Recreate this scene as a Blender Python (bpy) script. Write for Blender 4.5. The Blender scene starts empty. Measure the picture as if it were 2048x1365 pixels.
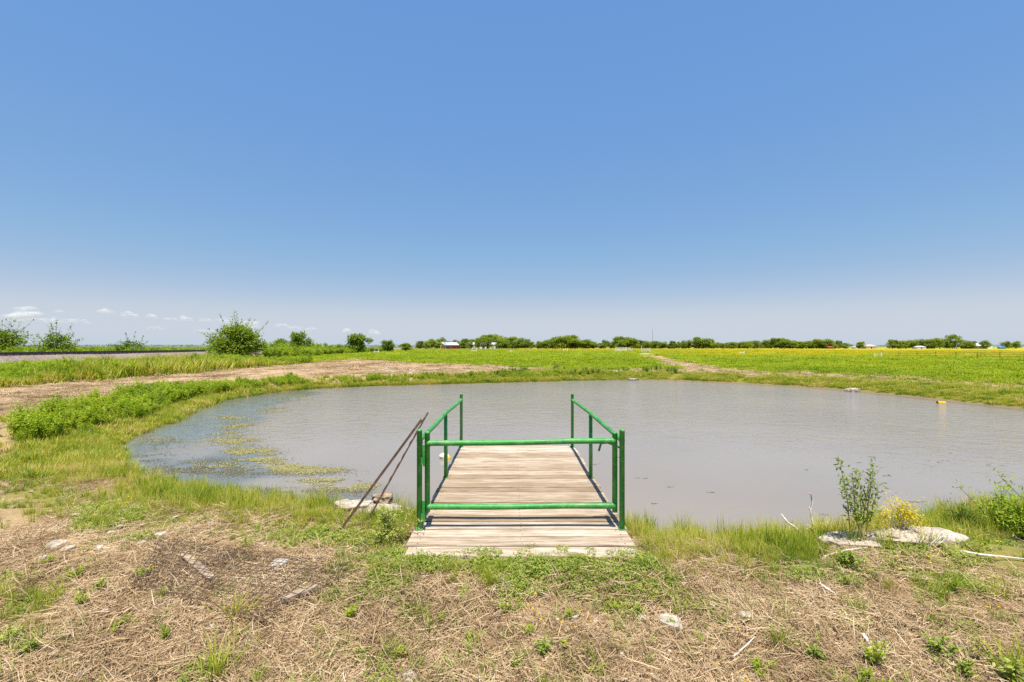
import bpy, math, random
import numpy as np
from mathutils import Vector, noise as mnoise

R = random.Random(7)
rng = np.random.default_rng(11)
scene = bpy.context.scene

# ------------------------------------------------------------------ camera
CAM_Z = 1.92
LENS_PX = 2048 * 16.0 / 36.0          # focal length in photo pixels
cam_d = bpy.data.cameras.new('camera')
cam_d.lens = 16.0; cam_d.sensor_width = 36.0
cam_d.shift_y = 11.5 / 2048
cam_d.clip_start = 0.05; cam_d.clip_end = 30000
cam = bpy.data.objects.new('camera', cam_d)
scene.collection.objects.link(cam)
cam.location = (0, 0, CAM_Z); cam.rotation_euler = (math.radians(90), 0, 0)
scene.camera = cam

# ------------------------------------------------------------------ sky, sun, exposure
SUN_EL = 72.5
world = bpy.data.worlds.new('World'); scene.world = world; world.use_nodes = True
wn = world.node_tree; wn.nodes.clear()
sky = wn.nodes.new('ShaderNodeTexSky'); sky.sky_type = 'NISHITA'; sky.sun_disc = False
sky.sun_elevation = math.radians(SUN_EL); sky.sun_rotation = math.radians(180)
sky.air_density = 1.0; sky.dust_density = 0.2; sky.ozone_density = 3.0; sky.altitude = 0
bg = wn.nodes.new('ShaderNodeBackground'); bg.inputs['Strength'].default_value = 0.100
wo = wn.nodes.new('ShaderNodeOutputWorld')
# the photograph's evened-out tone range: brightness of the whole sky compressed, its colours kept
sep = wn.nodes.new('ShaderNodeSeparateColor'); sep.mode = 'HSV'; com = wn.nodes.new('ShaderNodeCombineColor'); com.mode = 'HSV'
pw = wn.nodes.new('ShaderNodeMath'); pw.operation = 'POWER'; pw.inputs[1].default_value = 0.10
ml_ = wn.nodes.new('ShaderNodeMath'); ml_.operation = 'MULTIPLY'; ml_.inputs[1].default_value = 3.86
wn.links.new(sky.outputs[0], sep.inputs[0]); hu = wn.nodes.new('ShaderNodeMath'); hu.operation = 'MAXIMUM'; hu.inputs[1].default_value = 0.597
wn.links.new(sep.outputs[0], hu.inputs[0]); hs_ = wn.nodes.new('ShaderNodeMath'); hs_.operation = 'SUBTRACT'; hs_.inputs[1].default_value = 0.002
wn.links.new(hu.outputs[0], hs_.inputs[0]); wn.links.new(hs_.outputs[0], com.inputs[0]); sa = wn.nodes.new('ShaderNodeMath'); sa.operation = 'MULTIPLY_ADD'; sa.inputs[1].default_value = 1.5; sa.inputs[2].default_value = -0.26
sm = wn.nodes.new('ShaderNodeMath'); sm.operation = 'SMOOTH_MAX'; sm.inputs[1].default_value = 0.2; sm.inputs[2].default_value = 0.35
wn.links.new(sep.outputs[1], sa.inputs[0]); wn.links.new(sa.outputs[0], sm.inputs[0]); wn.links.new(sm.outputs[0], com.inputs[1])
wn.links.new(sep.outputs[2], pw.inputs[0]); wn.links.new(pw.outputs[0], ml_.inputs[0]); wn.links.new(ml_.outputs[0], com.inputs[2])
wn.links.new(com.outputs[0], bg.inputs[0]); wn.links.new(bg.outputs[0], wo.inputs[0])
sun_d = bpy.data.lights.new('sun', 'SUN'); sun_d.energy = 5.0; sun_d.angle = math.radians(0.53)
sun_d.color = (1.0, 0.94, 0.84)
sun = bpy.data.objects.new('sun', sun_d); scene.collection.objects.link(sun)
sun.rotation_euler = Vector((-0.02, 0.315, -1.0)).to_track_quat('-Z', 'Y').to_euler()
sun.location = (0, -20, 60)
scene.view_settings.view_transform = 'Standard'; scene.view_settings.look = 'None'
scene.view_settings.exposure = 0.66; scene.view_settings.gamma = 1.0
scene.view_settings.use_curve_mapping = False
scene.cycles.transparent_max_bounces = 48
scene.cycles.max_bounces = 6; scene.cycles.diffuse_bounces = 3
scene.cycles.use_denoising = False; scene.cycles.sample_clamp_direct = 2.5; scene.cycles.sample_clamp_indirect = 4

# ------------------------------------------------------------------ helpers: layout
WATER_Z = -0.32
def ground_at(px, py, z=0.0):
    """World point on the level z seen at a photo pixel."""
    y = (CAM_Z - z) * LENS_PX / (py - 694.0)
    return ((px - 1024.0) / LENS_PX * y, y)
def upright(px, py, y):
    """World x, z of a photo pixel at depth y."""
    return ((px - 1024.0) / LENS_PX * y, CAM_Z - (py - 694.0) / LENS_PX * y)
def sstep(a, b, x):
    t = np.clip((x - a) / (b - a), 0, 1); return t * t * (3 - 2 * t)
def _hash(ix, iy, s):
    n = (ix.astype(np.int64) * 374761393 + iy.astype(np.int64) * 668265263 + s * 1442695041) & 0x7fffffff
    n = ((n ^ (n >> 13)) * 1274126177) & 0x7fffffff
    return ((n ^ (n >> 16)) & 0xffff) / 65535.0
def vnoise(x, y, s=0):
    ix = np.floor(x); iy = np.floor(y); fx = x - ix; fy = y - iy
    fx = fx * fx * (3 - 2 * fx); fy = fy * fy * (3 - 2 * fy)
    a = _hash(ix, iy, s); b = _hash(ix + 1, iy, s); c = _hash(ix, iy + 1, s); d = _hash(ix + 1, iy + 1, s)
    return (a * (1 - fx) + b * fx) * (1 - fy) + (c * (1 - fx) + d * fx) * fy
def fbm(x, y, s=0, o=4):
    v = 0; a = 0.5; t = 0
    for k in range(o):
        v = v + a * vnoise(x * 2 ** k, y * 2 ** k, s + k * 17); t += a; a *= 0.5
    return v / t
def catmull(pts, n=6):
    P = np.array(pts, float); N = len(P); out = []
    for i in range(N):
        p0, p1, p2, p3 = P[(i - 1) % N], P[i], P[(i + 1) % N], P[(i + 2) % N]
        for k in range(n):
            t = k / n
            out.append(0.5 * (2 * p1 + (p2 - p0) * t + (2 * p0 - 5 * p1 + 4 * p2 - p3) * t * t + (3 * p1 - p0 - 3 * p2 + p3) * t ** 3))
    return np.array(out)
def poly_sd(X, Y, poly):
    """Signed distance to a closed polygon, negative inside."""
    X = np.asarray(X, float); Y = np.asarray(Y, float)
    best = np.full(X.shape, 1e18); inside = np.zeros(X.shape, bool)
    n = len(poly)
    for i in range(n):
        ax, ay = poly[i]; bx, by = poly[(i + 1) % n]
        ex, ey = bx - ax, by - ay; wx, wy = X - ax, Y - ay
        t = np.clip((wx * ex + wy * ey) / max(ex * ex + ey * ey, 1e-12), 0, 1)
        dx = wx - ex * t; dy = wy - ey * t
        best = np.minimum(best, dx * dx + dy * dy)
        c = ((ay > Y) != (by > Y))
        if by != ay:
            inside ^= c & (X < ex * (Y - ay) / (by - ay) + ax)
    d = np.sqrt(best)
    return np.where(inside, -d, d)

# ------------------------------------------------------------------ layout of the place
shore_px = [(238, 905), (262, 940), (330, 975), (420, 1003), (520, 1018), (640, 1026), (740, 1034), (835, 1048), (1000, 1064),
            (1250, 1082), (1400, 1094), (1500, 1098), (1620, 1094), (1750, 1078), (1860, 1056), (1960, 1037), (2060, 1015)]
shore = [ground_at(x, y, WATER_Z) for x, y in shore_px]
shore += [(9.4, 6.95), (12, 7.5), (15, 8.6), (17.5, 10.4), (18.6, 13)]
far_px = [(2048, 820), (1900, 803), (1800, 792), (1650, 778), (1440, 766), (1250, 760), (1020, 765), (900, 768), (760, 772), (650, 777),
          (560, 784), (480, 795), (420, 808), (385, 822), (350, 842), (290, 862), (250, 884)]
shore += [ground_at(x, y, WATER_Z) for x, y in far_px]
SHORE = catmull(shore, 6)
for i in range(len(SHORE)):                                  # a ragged waterline
    x, y = SHORE[i]
    k = 0.10 + 0.012 * y
    SHORE[i] += (k * (vnoise(np.array(x * 1.7), np.array(y * 1.7), 5) - .5), k * (vnoise(np.array(x * 1.7), np.array(y * 1.7), 9) - .5))

def gpoly(pts): return np.array([ground_at(x, y, 0.0) for x, y in pts])
MOWN_LEFT = gpoly([(-260, 1010), (20, 905), (60, 850), (85, 832), (120, 815), (200, 803), (330, 790), (420, 783), (500, 775), (600, 765), (700, 760),
                   (850, 757), (1000, 751), (1110, 746), (1110, 739), (1050, 735), (950, 731), (850, 727), (760, 722), (690, 721), (600, 728),
                   (520, 735), (440, 742), (350, 748), (260, 756), (150, 764), (60, 772), (-260, 792)])
MOWN_RIGHT = gpoly([(1390, 738), (1500, 743), (1700, 749), (1900, 761), (2048, 771), (2400, 795), (2400, 806), (2048, 781), (1900, 771),
                    (1700, 761), (1500, 752), (1420, 748), (1250, 744), (1200, 741)])
FIELD_TRACK = gpoly([(1272, 707), (1304, 706), (1345, 718), (1395, 729), (1450, 739), (1520, 744), (1500, 748), (1400, 745), (1350, 736), (1325, 727), (1296, 715)])
LUSH_BAND = gpoly([(50, 880), (75, 852), (95, 836), (120, 817), (200, 805), (330, 792), (420, 784), (500, 777), (600, 766), (700, 761), (850, 758), (1000, 753), (1130, 749),
                   (1130, 756), (1000, 760), (850, 762), (700, 768), (620, 776), (520, 788), (440, 800), (380, 814), (300, 832), (200, 846), (130, 866)])
GREEN_FRONT = gpoly([(-50, 905), (120, 880), (230, 870), (250, 950), (420, 1010), (830, 1060), (815, 1110), (1290, 1112), (1330, 1085), (1640, 1090),
                     (1640, 1130), (1500, 1145), (1390, 1125), (1330, 1165), (1200, 1150), (1000, 1165), (860, 1150), (780, 1195), (620, 1170),
                     (660, 1110), (560, 1100), (420, 1098), (330, 1080), (220, 1092), (60, 1045), (-60, 1000)])
GREEN_RIGHT = gpoly([(1690, 1085), (1780, 1105), (1900, 1090), (1960, 1060), (2200, 1040), (2300, 1160), (2048, 1170), (1900, 1165), (1800, 1140), (1720, 1120)])
GREEN_CORNER = gpoly([(-120, 1215), (60, 1225), (90, 1260), (80, 1300), (-30, 1330), (-140, 1330)])

def pond_sd(X, Y): return poly_sd(X, Y, SHORE)
def height(X, Y, d=None):
    X = np.asarray(X, float); Y = np.asarray(Y, float)
    if d is None: d = pond_sd(X, Y)
    r = np.hypot(X, Y)
    near = 1 - sstep(5.5, 9.0, r)
    wb = 2.4 - 1.35 * near
    out = WATER_Z * (1 - sstep(-0.35, 1.0, d / wb) ) / (1 - sstep(-0.35, 1.0, 0.0))
    inn = WATER_Z - 0.9 * sstep(0, 3.5, -d)
    h = np.where(d > 0, out, inn)
    k = sstep(0.0, 1.2, d)
    h = h + 0.10 * (fbm(X * .35, Y * .35, 3, 3) - .5) * k
    close = 1 - sstep(7, 13, r)
    h = h + close * (0.055 * (fbm(X * 2.2, Y * 2.2, 21, 3) - .5) + 0.035 * (fbm(X * 9, Y * 9, 31, 3) - .5)) * (0.35 + .65 * k)
    # slight heap under the chalk slab on the near bank
    h = h + 0.10 * np.exp(-(((X - 3.75) / .75) ** 2 + ((Y - 4.35) / .35) ** 2))
    # level under the foot of the dock
    md = (1 - sstep(1.15, 1.6, np.abs(X - .09))) * sstep(3.3, 3.9, Y) * (1 - sstep(5.0, 5.6, Y))
    h = np.where(md > 0, h * (1 - md) + np.minimum(h, 0.045) * md, h)
    mf = (1 - sstep(1.15, 1.45, np.abs(X - .09))) * sstep(3.35, 3.85, Y) * (1 - sstep(4.05, 4.35, Y))
    h = h * (1 - mf) + (.050 + .022 * (fbm(X * 5, Y * 5, 205, 2) - .5)) * mf
    return h
def soft(X, Y, poly, w, s):
    d = poly_sd(X, Y, poly)
    r = np.hypot(X, Y)
    f = w * np.maximum(r, 2.0)
    d = d + f * 2.2 * (fbm(X / f * .35, Y / f * .35, s, 3) - .5)
    return 1 - sstep(-f * .5, f * .5, d)
def zones(X, Y, d=None):
    """Weights of what grows where: straw, green, lush, flower, mud."""
    X = np.asarray(X, float); Y = np.asarray(Y, float)
    if d is None: d = pond_sd(X, Y)
    r = np.hypot(X, Y)
    front = (1 - sstep(9.5, 12, r))
    ml = soft(X, Y, MOWN_LEFT, .03, 41); mr = soft(X, Y, MOWN_RIGHT, .03, 43); ft = soft(X, Y, FIELD_TRACK, .012, 45)
    gf = np.maximum.reduce([soft(X, Y, GREEN_FRONT, .10, 47), .8 * soft(X, Y, GREEN_RIGHT, .08, 49), .9 * soft(X, Y, GREEN_CORNER, .06, 51)])
    lush = soft(X, Y, LUSH_BAND, .02, 53)
    straw = np.maximum.reduce([front * (1 - gf), ml, mr * .8, ft * .95])
    behind = sstep(-2, -.5, -Y)                                   # the mown ground goes on behind the viewer
    straw = np.maximum(straw, behind * (1 - sstep(14, 20, r)))
    straw = straw * (1 - lush)
    green = np.clip(1 - straw, 0, 1)
    patch = fbm(X * .02, Y * .02, 61, 3)
    flower = sstep(78, 105, Y + X * .05 + 30 * (patch - .5)) * sstep(.22, .5, X / np.maximum(Y, 1)) * (1 - ft)
    flower = np.maximum(flower, .55 * sstep(168, 190, Y) * sstep(-.03, .06, X / np.maximum(Y, 1)))
    mud = (1 - sstep(.05, .5, d)) * sstep(10, 14, Y) * sstep(5, 11, X)
    return straw, green, lush, flower, mud

# ------------------------------------------------------------------ helpers: materials
def mat(name):
    m = bpy.data.materials.new(name); m.use_nodes = True
    nt = m.node_tree; nt.nodes.clear()
    out = nt.nodes.new('ShaderNodeOutputMaterial')
    return m, nt, out
class NT:
    def __init__(s, nt): s.nt = nt
    def n(s, t, **k):
        nd = s.nt.nodes.new('ShaderNode' + t)
        for a, b in k.items():
            if a in nd.inputs: nd.inputs[a].default_value = b
            else: setattr(nd, a, b)
        return nd
    def l(s, a, b): s.nt.links.new(a, b)
    def noise(s, vec, scale, detail=4, rough=.55, dist=0.0):
        nd = s.n('TexNoise'); nd.inputs['Scale'].default_value = scale; nd.inputs['Detail'].default_value = detail
        nd.inputs['Roughness'].default_value = rough; nd.inputs['Distortion'].default_value = dist
        if vec is not None: s.l(vec, nd.inputs['Vector'])
        return nd.outputs['Fac']
    def ramp(s, fac, stops, interp='LINEAR'):
        nd = s.n('ValToRGB'); cr = nd.color_ramp; cr.interpolation = interp
        while len(cr.elements) < len(stops): cr.elements.new(.5)
        for e, (p, c) in zip(cr.elements, stops):
            e.position = p; e.color = (c[0], c[1], c[2], 1) if not isinstance(c, (int, float)) else (c, c, c, 1)
        s.l(fac, nd.inputs[0]); return nd.outputs[0]
    def mix(s, fac, a, b, blend='MIX'):
        nd = s.n('Mix', data_type='RGBA', blend_type=blend)
        for v, i in ((fac, 0), (a, 6), (b, 7)):
            if isinstance(v, (int, float)): nd.inputs[i].default_value = v if i == 0 else (v, v, v, 1)
            elif isinstance(v, tuple): nd.inputs[i].default_value = (v[0], v[1], v[2], 1)
            else: s.l(v, nd.inputs[i])
        return nd.outputs[2]
    def math(s, op, a, b=0.0, clamp=False):
        nd = s.n('Math', operation=op, use_clamp=clamp)
        for v, i in ((a, 0), (b, 1)):
            if isinstance(v, (int, float)): nd.inputs[i].default_value = v
            else: s.l(v, nd.inputs[i])
        return nd.outputs[0]
    def bump(s, h, strength=.5, dist=.01, normal=None):
        nd = s.n('Bump'); nd.inputs['Strength'].default_value = strength; nd.inputs['Distance'].default_value = dist
        s.l(h, nd.inputs['Height'])
        if normal is not None: s.l(normal, nd.inputs['Normal'])
        return nd.outputs[0]
    def principled(s, color, rough=.8, normal=None, **k):
        nd = s.n('BsdfPrincipled')
        if isinstance(color, tuple): nd.inputs['Base Color'].default_value = (*color[:3], 1)
        else: s.l(color, nd.inputs['Base Color'])
        if isinstance(rough, (int, float)): nd.inputs['Roughness'].default_value = rough
        else: s.l(rough, nd.inputs['Roughness'])
        for a, b in k.items(): nd.inputs[a.replace('_', ' ')].default_value = b
        if normal is not None: s.l(normal, nd.inputs['Normal'])
        return nd.outputs[0]

def leaf_mat(name, stops, trans=.3, rough=.6, spec=.25, tmul=1.25, patch=0.0, pscale=1.0):
    """Leaf or blade: hue by piece and by plant, some light passing through."""
    m, nt, out = mat(name); t = NT(nt)
    geo = t.n('NewGeometry'); oi = t.n('ObjectInfo')
    f = t.math('ADD', t.math('MULTIPLY', geo.outputs['Random Per Island'], .62), t.math('MULTIPLY', oi.outputs['Random'], .38))
    if patch:                                                    # stands of the same plant differ from place to place
        nz = t.noise(geo.outputs['Position'], pscale, 3, .6)
        f = t.math('ADD', f, t.math('MULTIPLY', t.math('SUBTRACT', nz, .5), patch))
    c = t.ramp(f, stops)
    p = t.principled(c, rough, Specular_IOR_Level=spec)
    tr = t.n('BsdfTranslucent'); tc = t.mix(1.0, c, (tmul, tmul * 1.05, tmul * .55), 'MULTIPLY'); t.l(tc, tr.inputs[0])
    mx = t.n('MixShader'); mx.inputs[0].default_value = trans
    t.l(p, mx.inputs[1]); t.l(tr.outputs[0], mx.inputs[2]); t.l(mx.outputs[0], out.inputs[0])
    return m
def plain_mat(name, color, rough=.6, metal=0.0, var=.15, scale=6.0, bump=.0):
    m, nt, out = mat(name); t = NT(nt)
    tc = t.n('TexCoord').outputs['Object']
    nz = t.noise(tc, scale, 5)
    lo = tuple(v * (1 - var) for v in color); hi = tuple(min(1, v * (1 + var)) for v in color)
    c = t.ramp(nz, [(.3, lo), (.7, hi)])
    nrm = t.bump(nz, bump, .02) if bump else None
    t.l(t.principled(c, rough, nrm, Metallic=metal), out.inputs[0])
    return m

M = {}
# ---- leaves
M['straw'] = leaf_mat('dry_straw', [(0, (.15, .09, .046)), (.38, (.365, .25, .137)), (.75, (.555, .415, .25)), (1, (.70, .575, .39))], .12, .7, .2, 1.1, patch=.9, pscale=1.4)
M['blade'] = leaf_mat('bank_grass_blade', [(0, (.13, .21, .03)), (.3, (.28, .35, .03)), (.58, (.44, .43, .045)), (.8, (.55, .44, .13)), (1, (.62, .48, .26))], .42, patch=1.5, pscale=.9)
M['creep'] = leaf_mat('creeping_weed_leaf', [(0, (.13, .20, .03)), (.5, (.27, .34, .045)), (.8, (.40, .42, .09)), (1, (.48, .42, .2))], .33, patch=.8, pscale=1.3)
M['lush'] = leaf_mat('lush_weed_leaf', [(0, (.12, .20, .012)), (.45, (.28, .38, .018)), (.85, (.43, .49, .035)), (1, (.48, .46, .08))], .4, patch=.7, pscale=.45)
M['meadow'] = leaf_mat('meadow_blade', [(0, (.11, .18, .008)), (.4, (.24, .33, .010)), (.75, (.36, .42, .014)), (1, (.42, .42, .03))], .36, patch=1.2, pscale=.10)
M['dark'] = leaf_mat('dark_weed_leaf', [(0, (.06, .11, .012)), (.5, (.15, .23, .022)), (1, (.28, .33, .05))], .34)
M['tree'] = leaf_mat('tree_leaf', [(0, (.085, .14, .015)), (.5, (.21, .275, .028)), (1, (.36, .40, .055))], .38)
M['sapleaf'] = leaf_mat('sapling_leaf', [(0, (.10, .16, .015)), (.5, (.22, .29, .03)), (1, (.36, .40, .07))], .4)
M['petal'] = leaf_mat('yellow_petal', [(0, (.50, .28, .006)), (.5, (.66, .41, .008)), (1, (.80, .54, .02))], .2)
M['ygreen'] = leaf_mat('yellow_green_spray', [(0, (.34, .30, .02)), (.5, (.60, .47, .02)), (1, (.80, .62, .04))], .25)
M['bark'] = plain_mat('bark', (.13, .095, .065), .9, 0, .35, 8, .5)
M['dead_wood'] = plain_mat('bleached_dead_wood', (.66, .59, .51), .85, 0, .25, 25, .4)

# ------------------------------------------------------------------ helpers: objects and meshes
def link(o): scene.collection.objects.link(o); return o
def tag(o, label=None, cat=None, group=None, kind=None):
    if label: o['label'] = label
    if cat: o['category'] = cat
    if group: o['group'] = group
    if kind: o['kind'] = kind
    return o
def empty(name, loc=(0, 0, 0), rz=0.0):
    o = bpy.data.objects.new(name, None); o.empty_display_size = .1
    o.location = loc; o.rotation_euler = (0, 0, rz); return link(o)
class MB:
    """Collects verts and faces; build() links them as one mesh object."""
    def __init__(s): s.v = []; s.f = []; s.m = []; s.n = 0; s.mi = 0
    def add(s, verts, faces):
        b = s.n; s.v.extend([tuple(map(float, p)) for p in verts]); s.n += len(verts)
        for f in faces: s.f.append(tuple(b + i for i in f)); s.m.append(s.mi)
        return s
    def box(s, lo, hi):
        (a, b, c), (d, e, g) = lo, hi
        return s.add([(a, b, c), (d, b, c), (d, e, c), (a, e, c), (a, b, g), (d, b, g), (d, e, g), (a, e, g)],
                     [(3, 2, 1, 0), (4, 5, 6, 7), (0, 1, 5, 4), (1, 2, 6, 5), (2, 3, 7, 6), (3, 0, 4, 7)])
    def tube(s, pts, radii, n=8, cap=True):
        pts = [Vector(p) for p in pts]
        if isinstance(radii, (int, float)): radii = [radii] * len(pts)
        rings = []; up = None
        for i, p in enumerate(pts):
            t = (pts[min(i + 1, len(pts) - 1)] - pts[max(i - 1, 0)]).normalized()
            if up is None: up = Vector((0, 0, 1)) if abs(t.z) < .9 else Vector((1, 0, 0))
            a = t.cross(up).normalized(); b = a.cross(t).normalized(); up = b
            rings.append([p + (a * math.cos(2 * math.pi * k / n) + b * math.sin(2 * math.pi * k / n)) * radii[i] for k in range(n)])
        vs = [q for r in rings for q in r]; fs = []
        for i in range(len(pts) - 1):
            for k in range(n): fs.append((i * n + k, i * n + (k + 1) % n, (i + 1) * n + (k + 1) % n, (i + 1) * n + k))
        if cap: fs.append(tuple(range(n - 1, -1, -1))); fs.append(tuple((len(pts) - 1) * n + k for k in range(n)))
        return s.add(vs, fs)
    def mesh(s, name, mats, smooth=False):
        me = bpy.data.meshes.new(name); me.from_pydata(s.v, [], s.f)
        for m in (mats if isinstance(mats, (list, tuple)) else [mats]): me.materials.append(m)
        if len(me.materials) > 1: me.polygons.foreach_set('material_index', s.m)
        if smooth: me.polygons.foreach_set('use_smooth', [True] * len(me.polygons))
        me.update(); return me
    def build(s, name, mats, parent=None, smooth=False):
        o = bpy.data.objects.new(name, s.mesh(name, mats, smooth)); link(o)
        if parent: o.parent = parent
        return o
def blade(mb, x, y, z, az, lean, L, w, curl=.6, seg=3):
    """One tapered grass blade that bends over."""
    dx, dy = math.cos(az), math.sin(az); nx, ny = -dy, dx
    vs = []; a = lean; px, pz = 0.0, 0.0
    for i in range(seg + 1):
        ww = w * (1 - (i / seg) ** 1.6) * .5
        cx, cy = x + dx * px, y + dy * px
        if i < seg: vs += [(cx - nx * ww, cy - ny * ww, z + pz), (cx + nx * ww, cy + ny * ww, z + pz)]
        else: vs.append((cx, cy, z + pz))
        px += math.sin(a) * L / seg; pz += math.cos(a) * L / seg; a += curl / seg
    fs = [(2 * i, 2 * i + 1, 2 * i + 3, 2 * i + 2) for i in range(seg - 1)] + [(2 * seg - 2, 2 * seg - 1, 2 * seg)]
    mb.add(vs, fs)
def leaf(mb, p, az, el, L, w, fold=.25, roll=0.0):
    """One folded leaf: two faces along a midrib."""
    d = Vector((math.cos(az) * math.cos(el), math.sin(az) * math.cos(el), math.sin(el)))
    s = Vector((-math.sin(az), math.cos(az), 0)); u = s.cross(d) * -1
    s = s * math.cos(roll) + u * math.sin(roll); u = d.cross(s)
    p = Vector(p); m = p + d * L * .45
    mb.add([p, m + s * w * .5 + u * w * fold, p + d * L, m - s * w * .5 + u * w * fold], [(0, 1, 2), (0, 2, 3)])

src_coll = {}
def source(key, meshes):
    c = bpy.data.collections.new('clump_' + key); src_coll[key] = c
    for i, me in enumerate(meshes):
        o = bpy.data.objects.new('%s_clump_%02d' % (key, i), me); c.objects.link(o)
    return c
def scatter(name, coll, P, scale, label, cat, rot=None, sz=None):
    """A mass of plants nobody could count: clumps set on points by geometry nodes."""
    N = len(P); k = len(coll.objects)
    me = bpy.data.meshes.new(name); me.vertices.add(N)
    me.vertices.foreach_set('co', np.asarray(P, np.float32).ravel())
    if rot is None:
        rot = np.zeros((N, 3)); rot[:, 2] = rng.uniform(0, 6.283, N); rot[:, :2] = rng.normal(0, .08, (N, 2))
    sc = np.repeat(np.asarray(scale, float)[:, None], 3, 1)
    if sz is not None: sc[:, 2] = sz
    a = me.attributes.new('rot', 'FLOAT_VECTOR', 'POINT'); a.data.foreach_set('vector', rot.astype(np.float32).ravel())
    a = me.attributes.new('scl', 'FLOAT_VECTOR', 'POINT'); a.data.foreach_set('vector', sc.astype(np.float32).ravel())
    a = me.attributes.new('pick', 'INT', 'POINT'); a.data.foreach_set('value', rng.integers(0, k, N).astype(np.int32))
    o = link(bpy.data.objects.new(name, me))
    ng = bpy.data.node_groups.new(name + '_nodes', 'GeometryNodeTree')
    ng.interface.new_socket('Geometry', in_out='INPUT', socket_type='NodeSocketGeometry')
    ng.interface.new_socket('Geometry', in_out='OUTPUT', socket_type='NodeSocketGeometry')
    gi = ng.nodes.new('NodeGroupInput'); go = ng.nodes.new('NodeGroupOutput')
    ci = ng.nodes.new('GeometryNodeCollectionInfo'); ci.inputs['Collection'].default_value = coll
    ci.inputs['Separate Children'].default_value = True; ci.inputs['Reset Children'].default_value = True
    ip = ng.nodes.new('GeometryNodeInstanceOnPoints'); ip.inputs['Pick Instance'].default_value = True
    def attr(n, t):
        nd = ng.nodes.new('GeometryNodeInputNamedAttribute'); nd.data_type = t; nd.inputs['Name'].default_value = n; return nd.outputs[0]
    er = ng.nodes.new('FunctionNodeEulerToRotation')
    L = ng.links.new
    L(gi.outputs[0], ip.inputs['Points']); L(ci.outputs[0], ip.inputs['Instance'])
    L(attr('rot', 'FLOAT_VECTOR'), er.inputs[0]); L(er.outputs[0], ip.inputs['Rotation'])
    L(attr('scl', 'FLOAT_VECTOR'), ip.inputs['Scale']); L(attr('pick', 'INT'), ip.inputs['Instance Index'])
    L(ip.outputs[0], go.inputs[0])
    md = o.modifiers.new('scatter', 'NODES'); md.node_group = ng
    tag(o, label, cat, kind='stuff'); return o
def polar(N, r0, r1, a0=-66, a1=66):
    r = np.exp(rng.uniform(math.log(r0), math.log(r1), N)); a = np.radians(rng.uniform(a0, a1, N))
    return r * np.sin(a), r * np.cos(a)

# ================================================================== THE SETTING
# ---- ground: one sheet from underfoot to the horizon
rad = np.concatenate([np.linspace(0.0, 1.8, 14)[1:], np.arange(1.83, 6.6, .034), np.geomspace(6.64, 40, 150), np.geomspace(41, 600, 90), np.geomspace(640, 14000, 16)])
ang = np.concatenate([np.linspace(-64, 64, 360), np.linspace(64, 296, 50)[1:-1]])
ar = np.radians(ang)
GX = np.outer(rad, np.sin(ar)); GY = np.outer(rad, np.cos(ar))
gd = pond_sd(GX.ravel(), GY.ravel())
GZ = height(GX.ravel(), GY.ravel(), gd)
nr, na = GX.shape
V = np.stack([GX.ravel(), GY.ravel(), GZ], 1)
V = np.vstack([[(0, 0, float(height(np.array([0.]), np.array([0.]))[0]))], V])
ii, jj = np.meshgrid(np.arange(nr - 1), np.arange(na), indexing='ij')
a = 1 + ii * na + jj; b = 1 + ii * na + (jj + 1) % na; c = 1 + (ii + 1) * na + (jj + 1) % na; d4 = 1 + (ii + 1) * na + jj
faces = np.stack([a.ravel(), b.ravel(), c.ravel(), d4.ravel()], 1)[:, ::-1]
me = bpy.data.meshes.new('ground')
tri = [(0, 1 + (j + 1) % na, 1 + j) for j in range(na)]
nf = len(faces)
me.vertices.add(len(V)); me.vertices.foreach_set('co', V.astype(np.float32).ravel())
loops = np.concatenate([faces.ravel(), np.array(tri).ravel()])
me.loops.add(len(loops)); me.loops.foreach_set('vertex_index', loops.astype(np.int32))
me.polygons.add(nf + len(tri))
ls = np.concatenate([np.arange(nf) * 4, nf * 4 + np.arange(len(tri)) * 3])
me.polygons.foreach_set('loop_start', ls.astype(np.int32))
me.update(calc_edges=True); me.validate()
me.polygons.foreach_set('use_smooth', [True] * len(me.polygons))
zs = zones(GX.ravel(), GY.ravel(), gd)
for nm, w in zip(('straw', 'green', 'lush', 'flower', 'mud'), zs):
    at = me.attributes.new(nm, 'FLOAT', 'POINT'); at.data.foreach_set('value', np.concatenate([[w[0]], w]).astype(np.float32))
ground = link(bpy.data.objects.new('ground', me)); tag(ground, kind='structure')
if ground.data.polygons[5000].normal.z < 0: ground.data.flip_normals()
m, nt, out = mat('soil_and_turf'); t = NT(nt)
pos = t.n('NewGeometry').outputs['Position']
def gattr(n): nd = t.n('Attribute'); nd.attribute_name = n; return nd.outputs['Fac']
n1 = t.noise(pos, 1.3, 5, .6); n2 = t.noise(pos, 14, 6, .65); n3 = t.noise(pos, 90, 5, .7); n4 = t.noise(pos, .09, 4, .6)
soil = t.ramp(n2, [(.25, (.17, .115, .07)), (.5, (.27, .19, .105)), (.72, (.42, .31, .18))])
straw_c = t.ramp(n3, [(.3, (.24, .155, .085)), (.52, (.44, .30, .17)), (.7, (.62, .46, .275))])
dry = t.mix(t.ramp(n1, [(.35, .35), (.6, .95)]), soil, straw_c)
grass_c = t.ramp(n2, [(.28, (.09, .09, .02)), (.5, (.18, .17, .035)), (.7, (.25, .24, .05))])
grass_far = t.ramp(n4, [(.35, (.15, .155, .018)), (.6, (.21, .20, .03))])
grass_c = t.mix(.55, grass_c, grass_far)
c = t.mix(gattr('straw'), grass_c, dry)
yel = t.ramp(t.noise(pos, .5, 6, .7), [(.3, (.26, .29, .02)), (.5, (.36, .32, .02)), (.7, (.46, .36, .02))])
c = t.mix(t.math('MULTIPLY', gattr('flower'), .85), c, yel)
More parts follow.
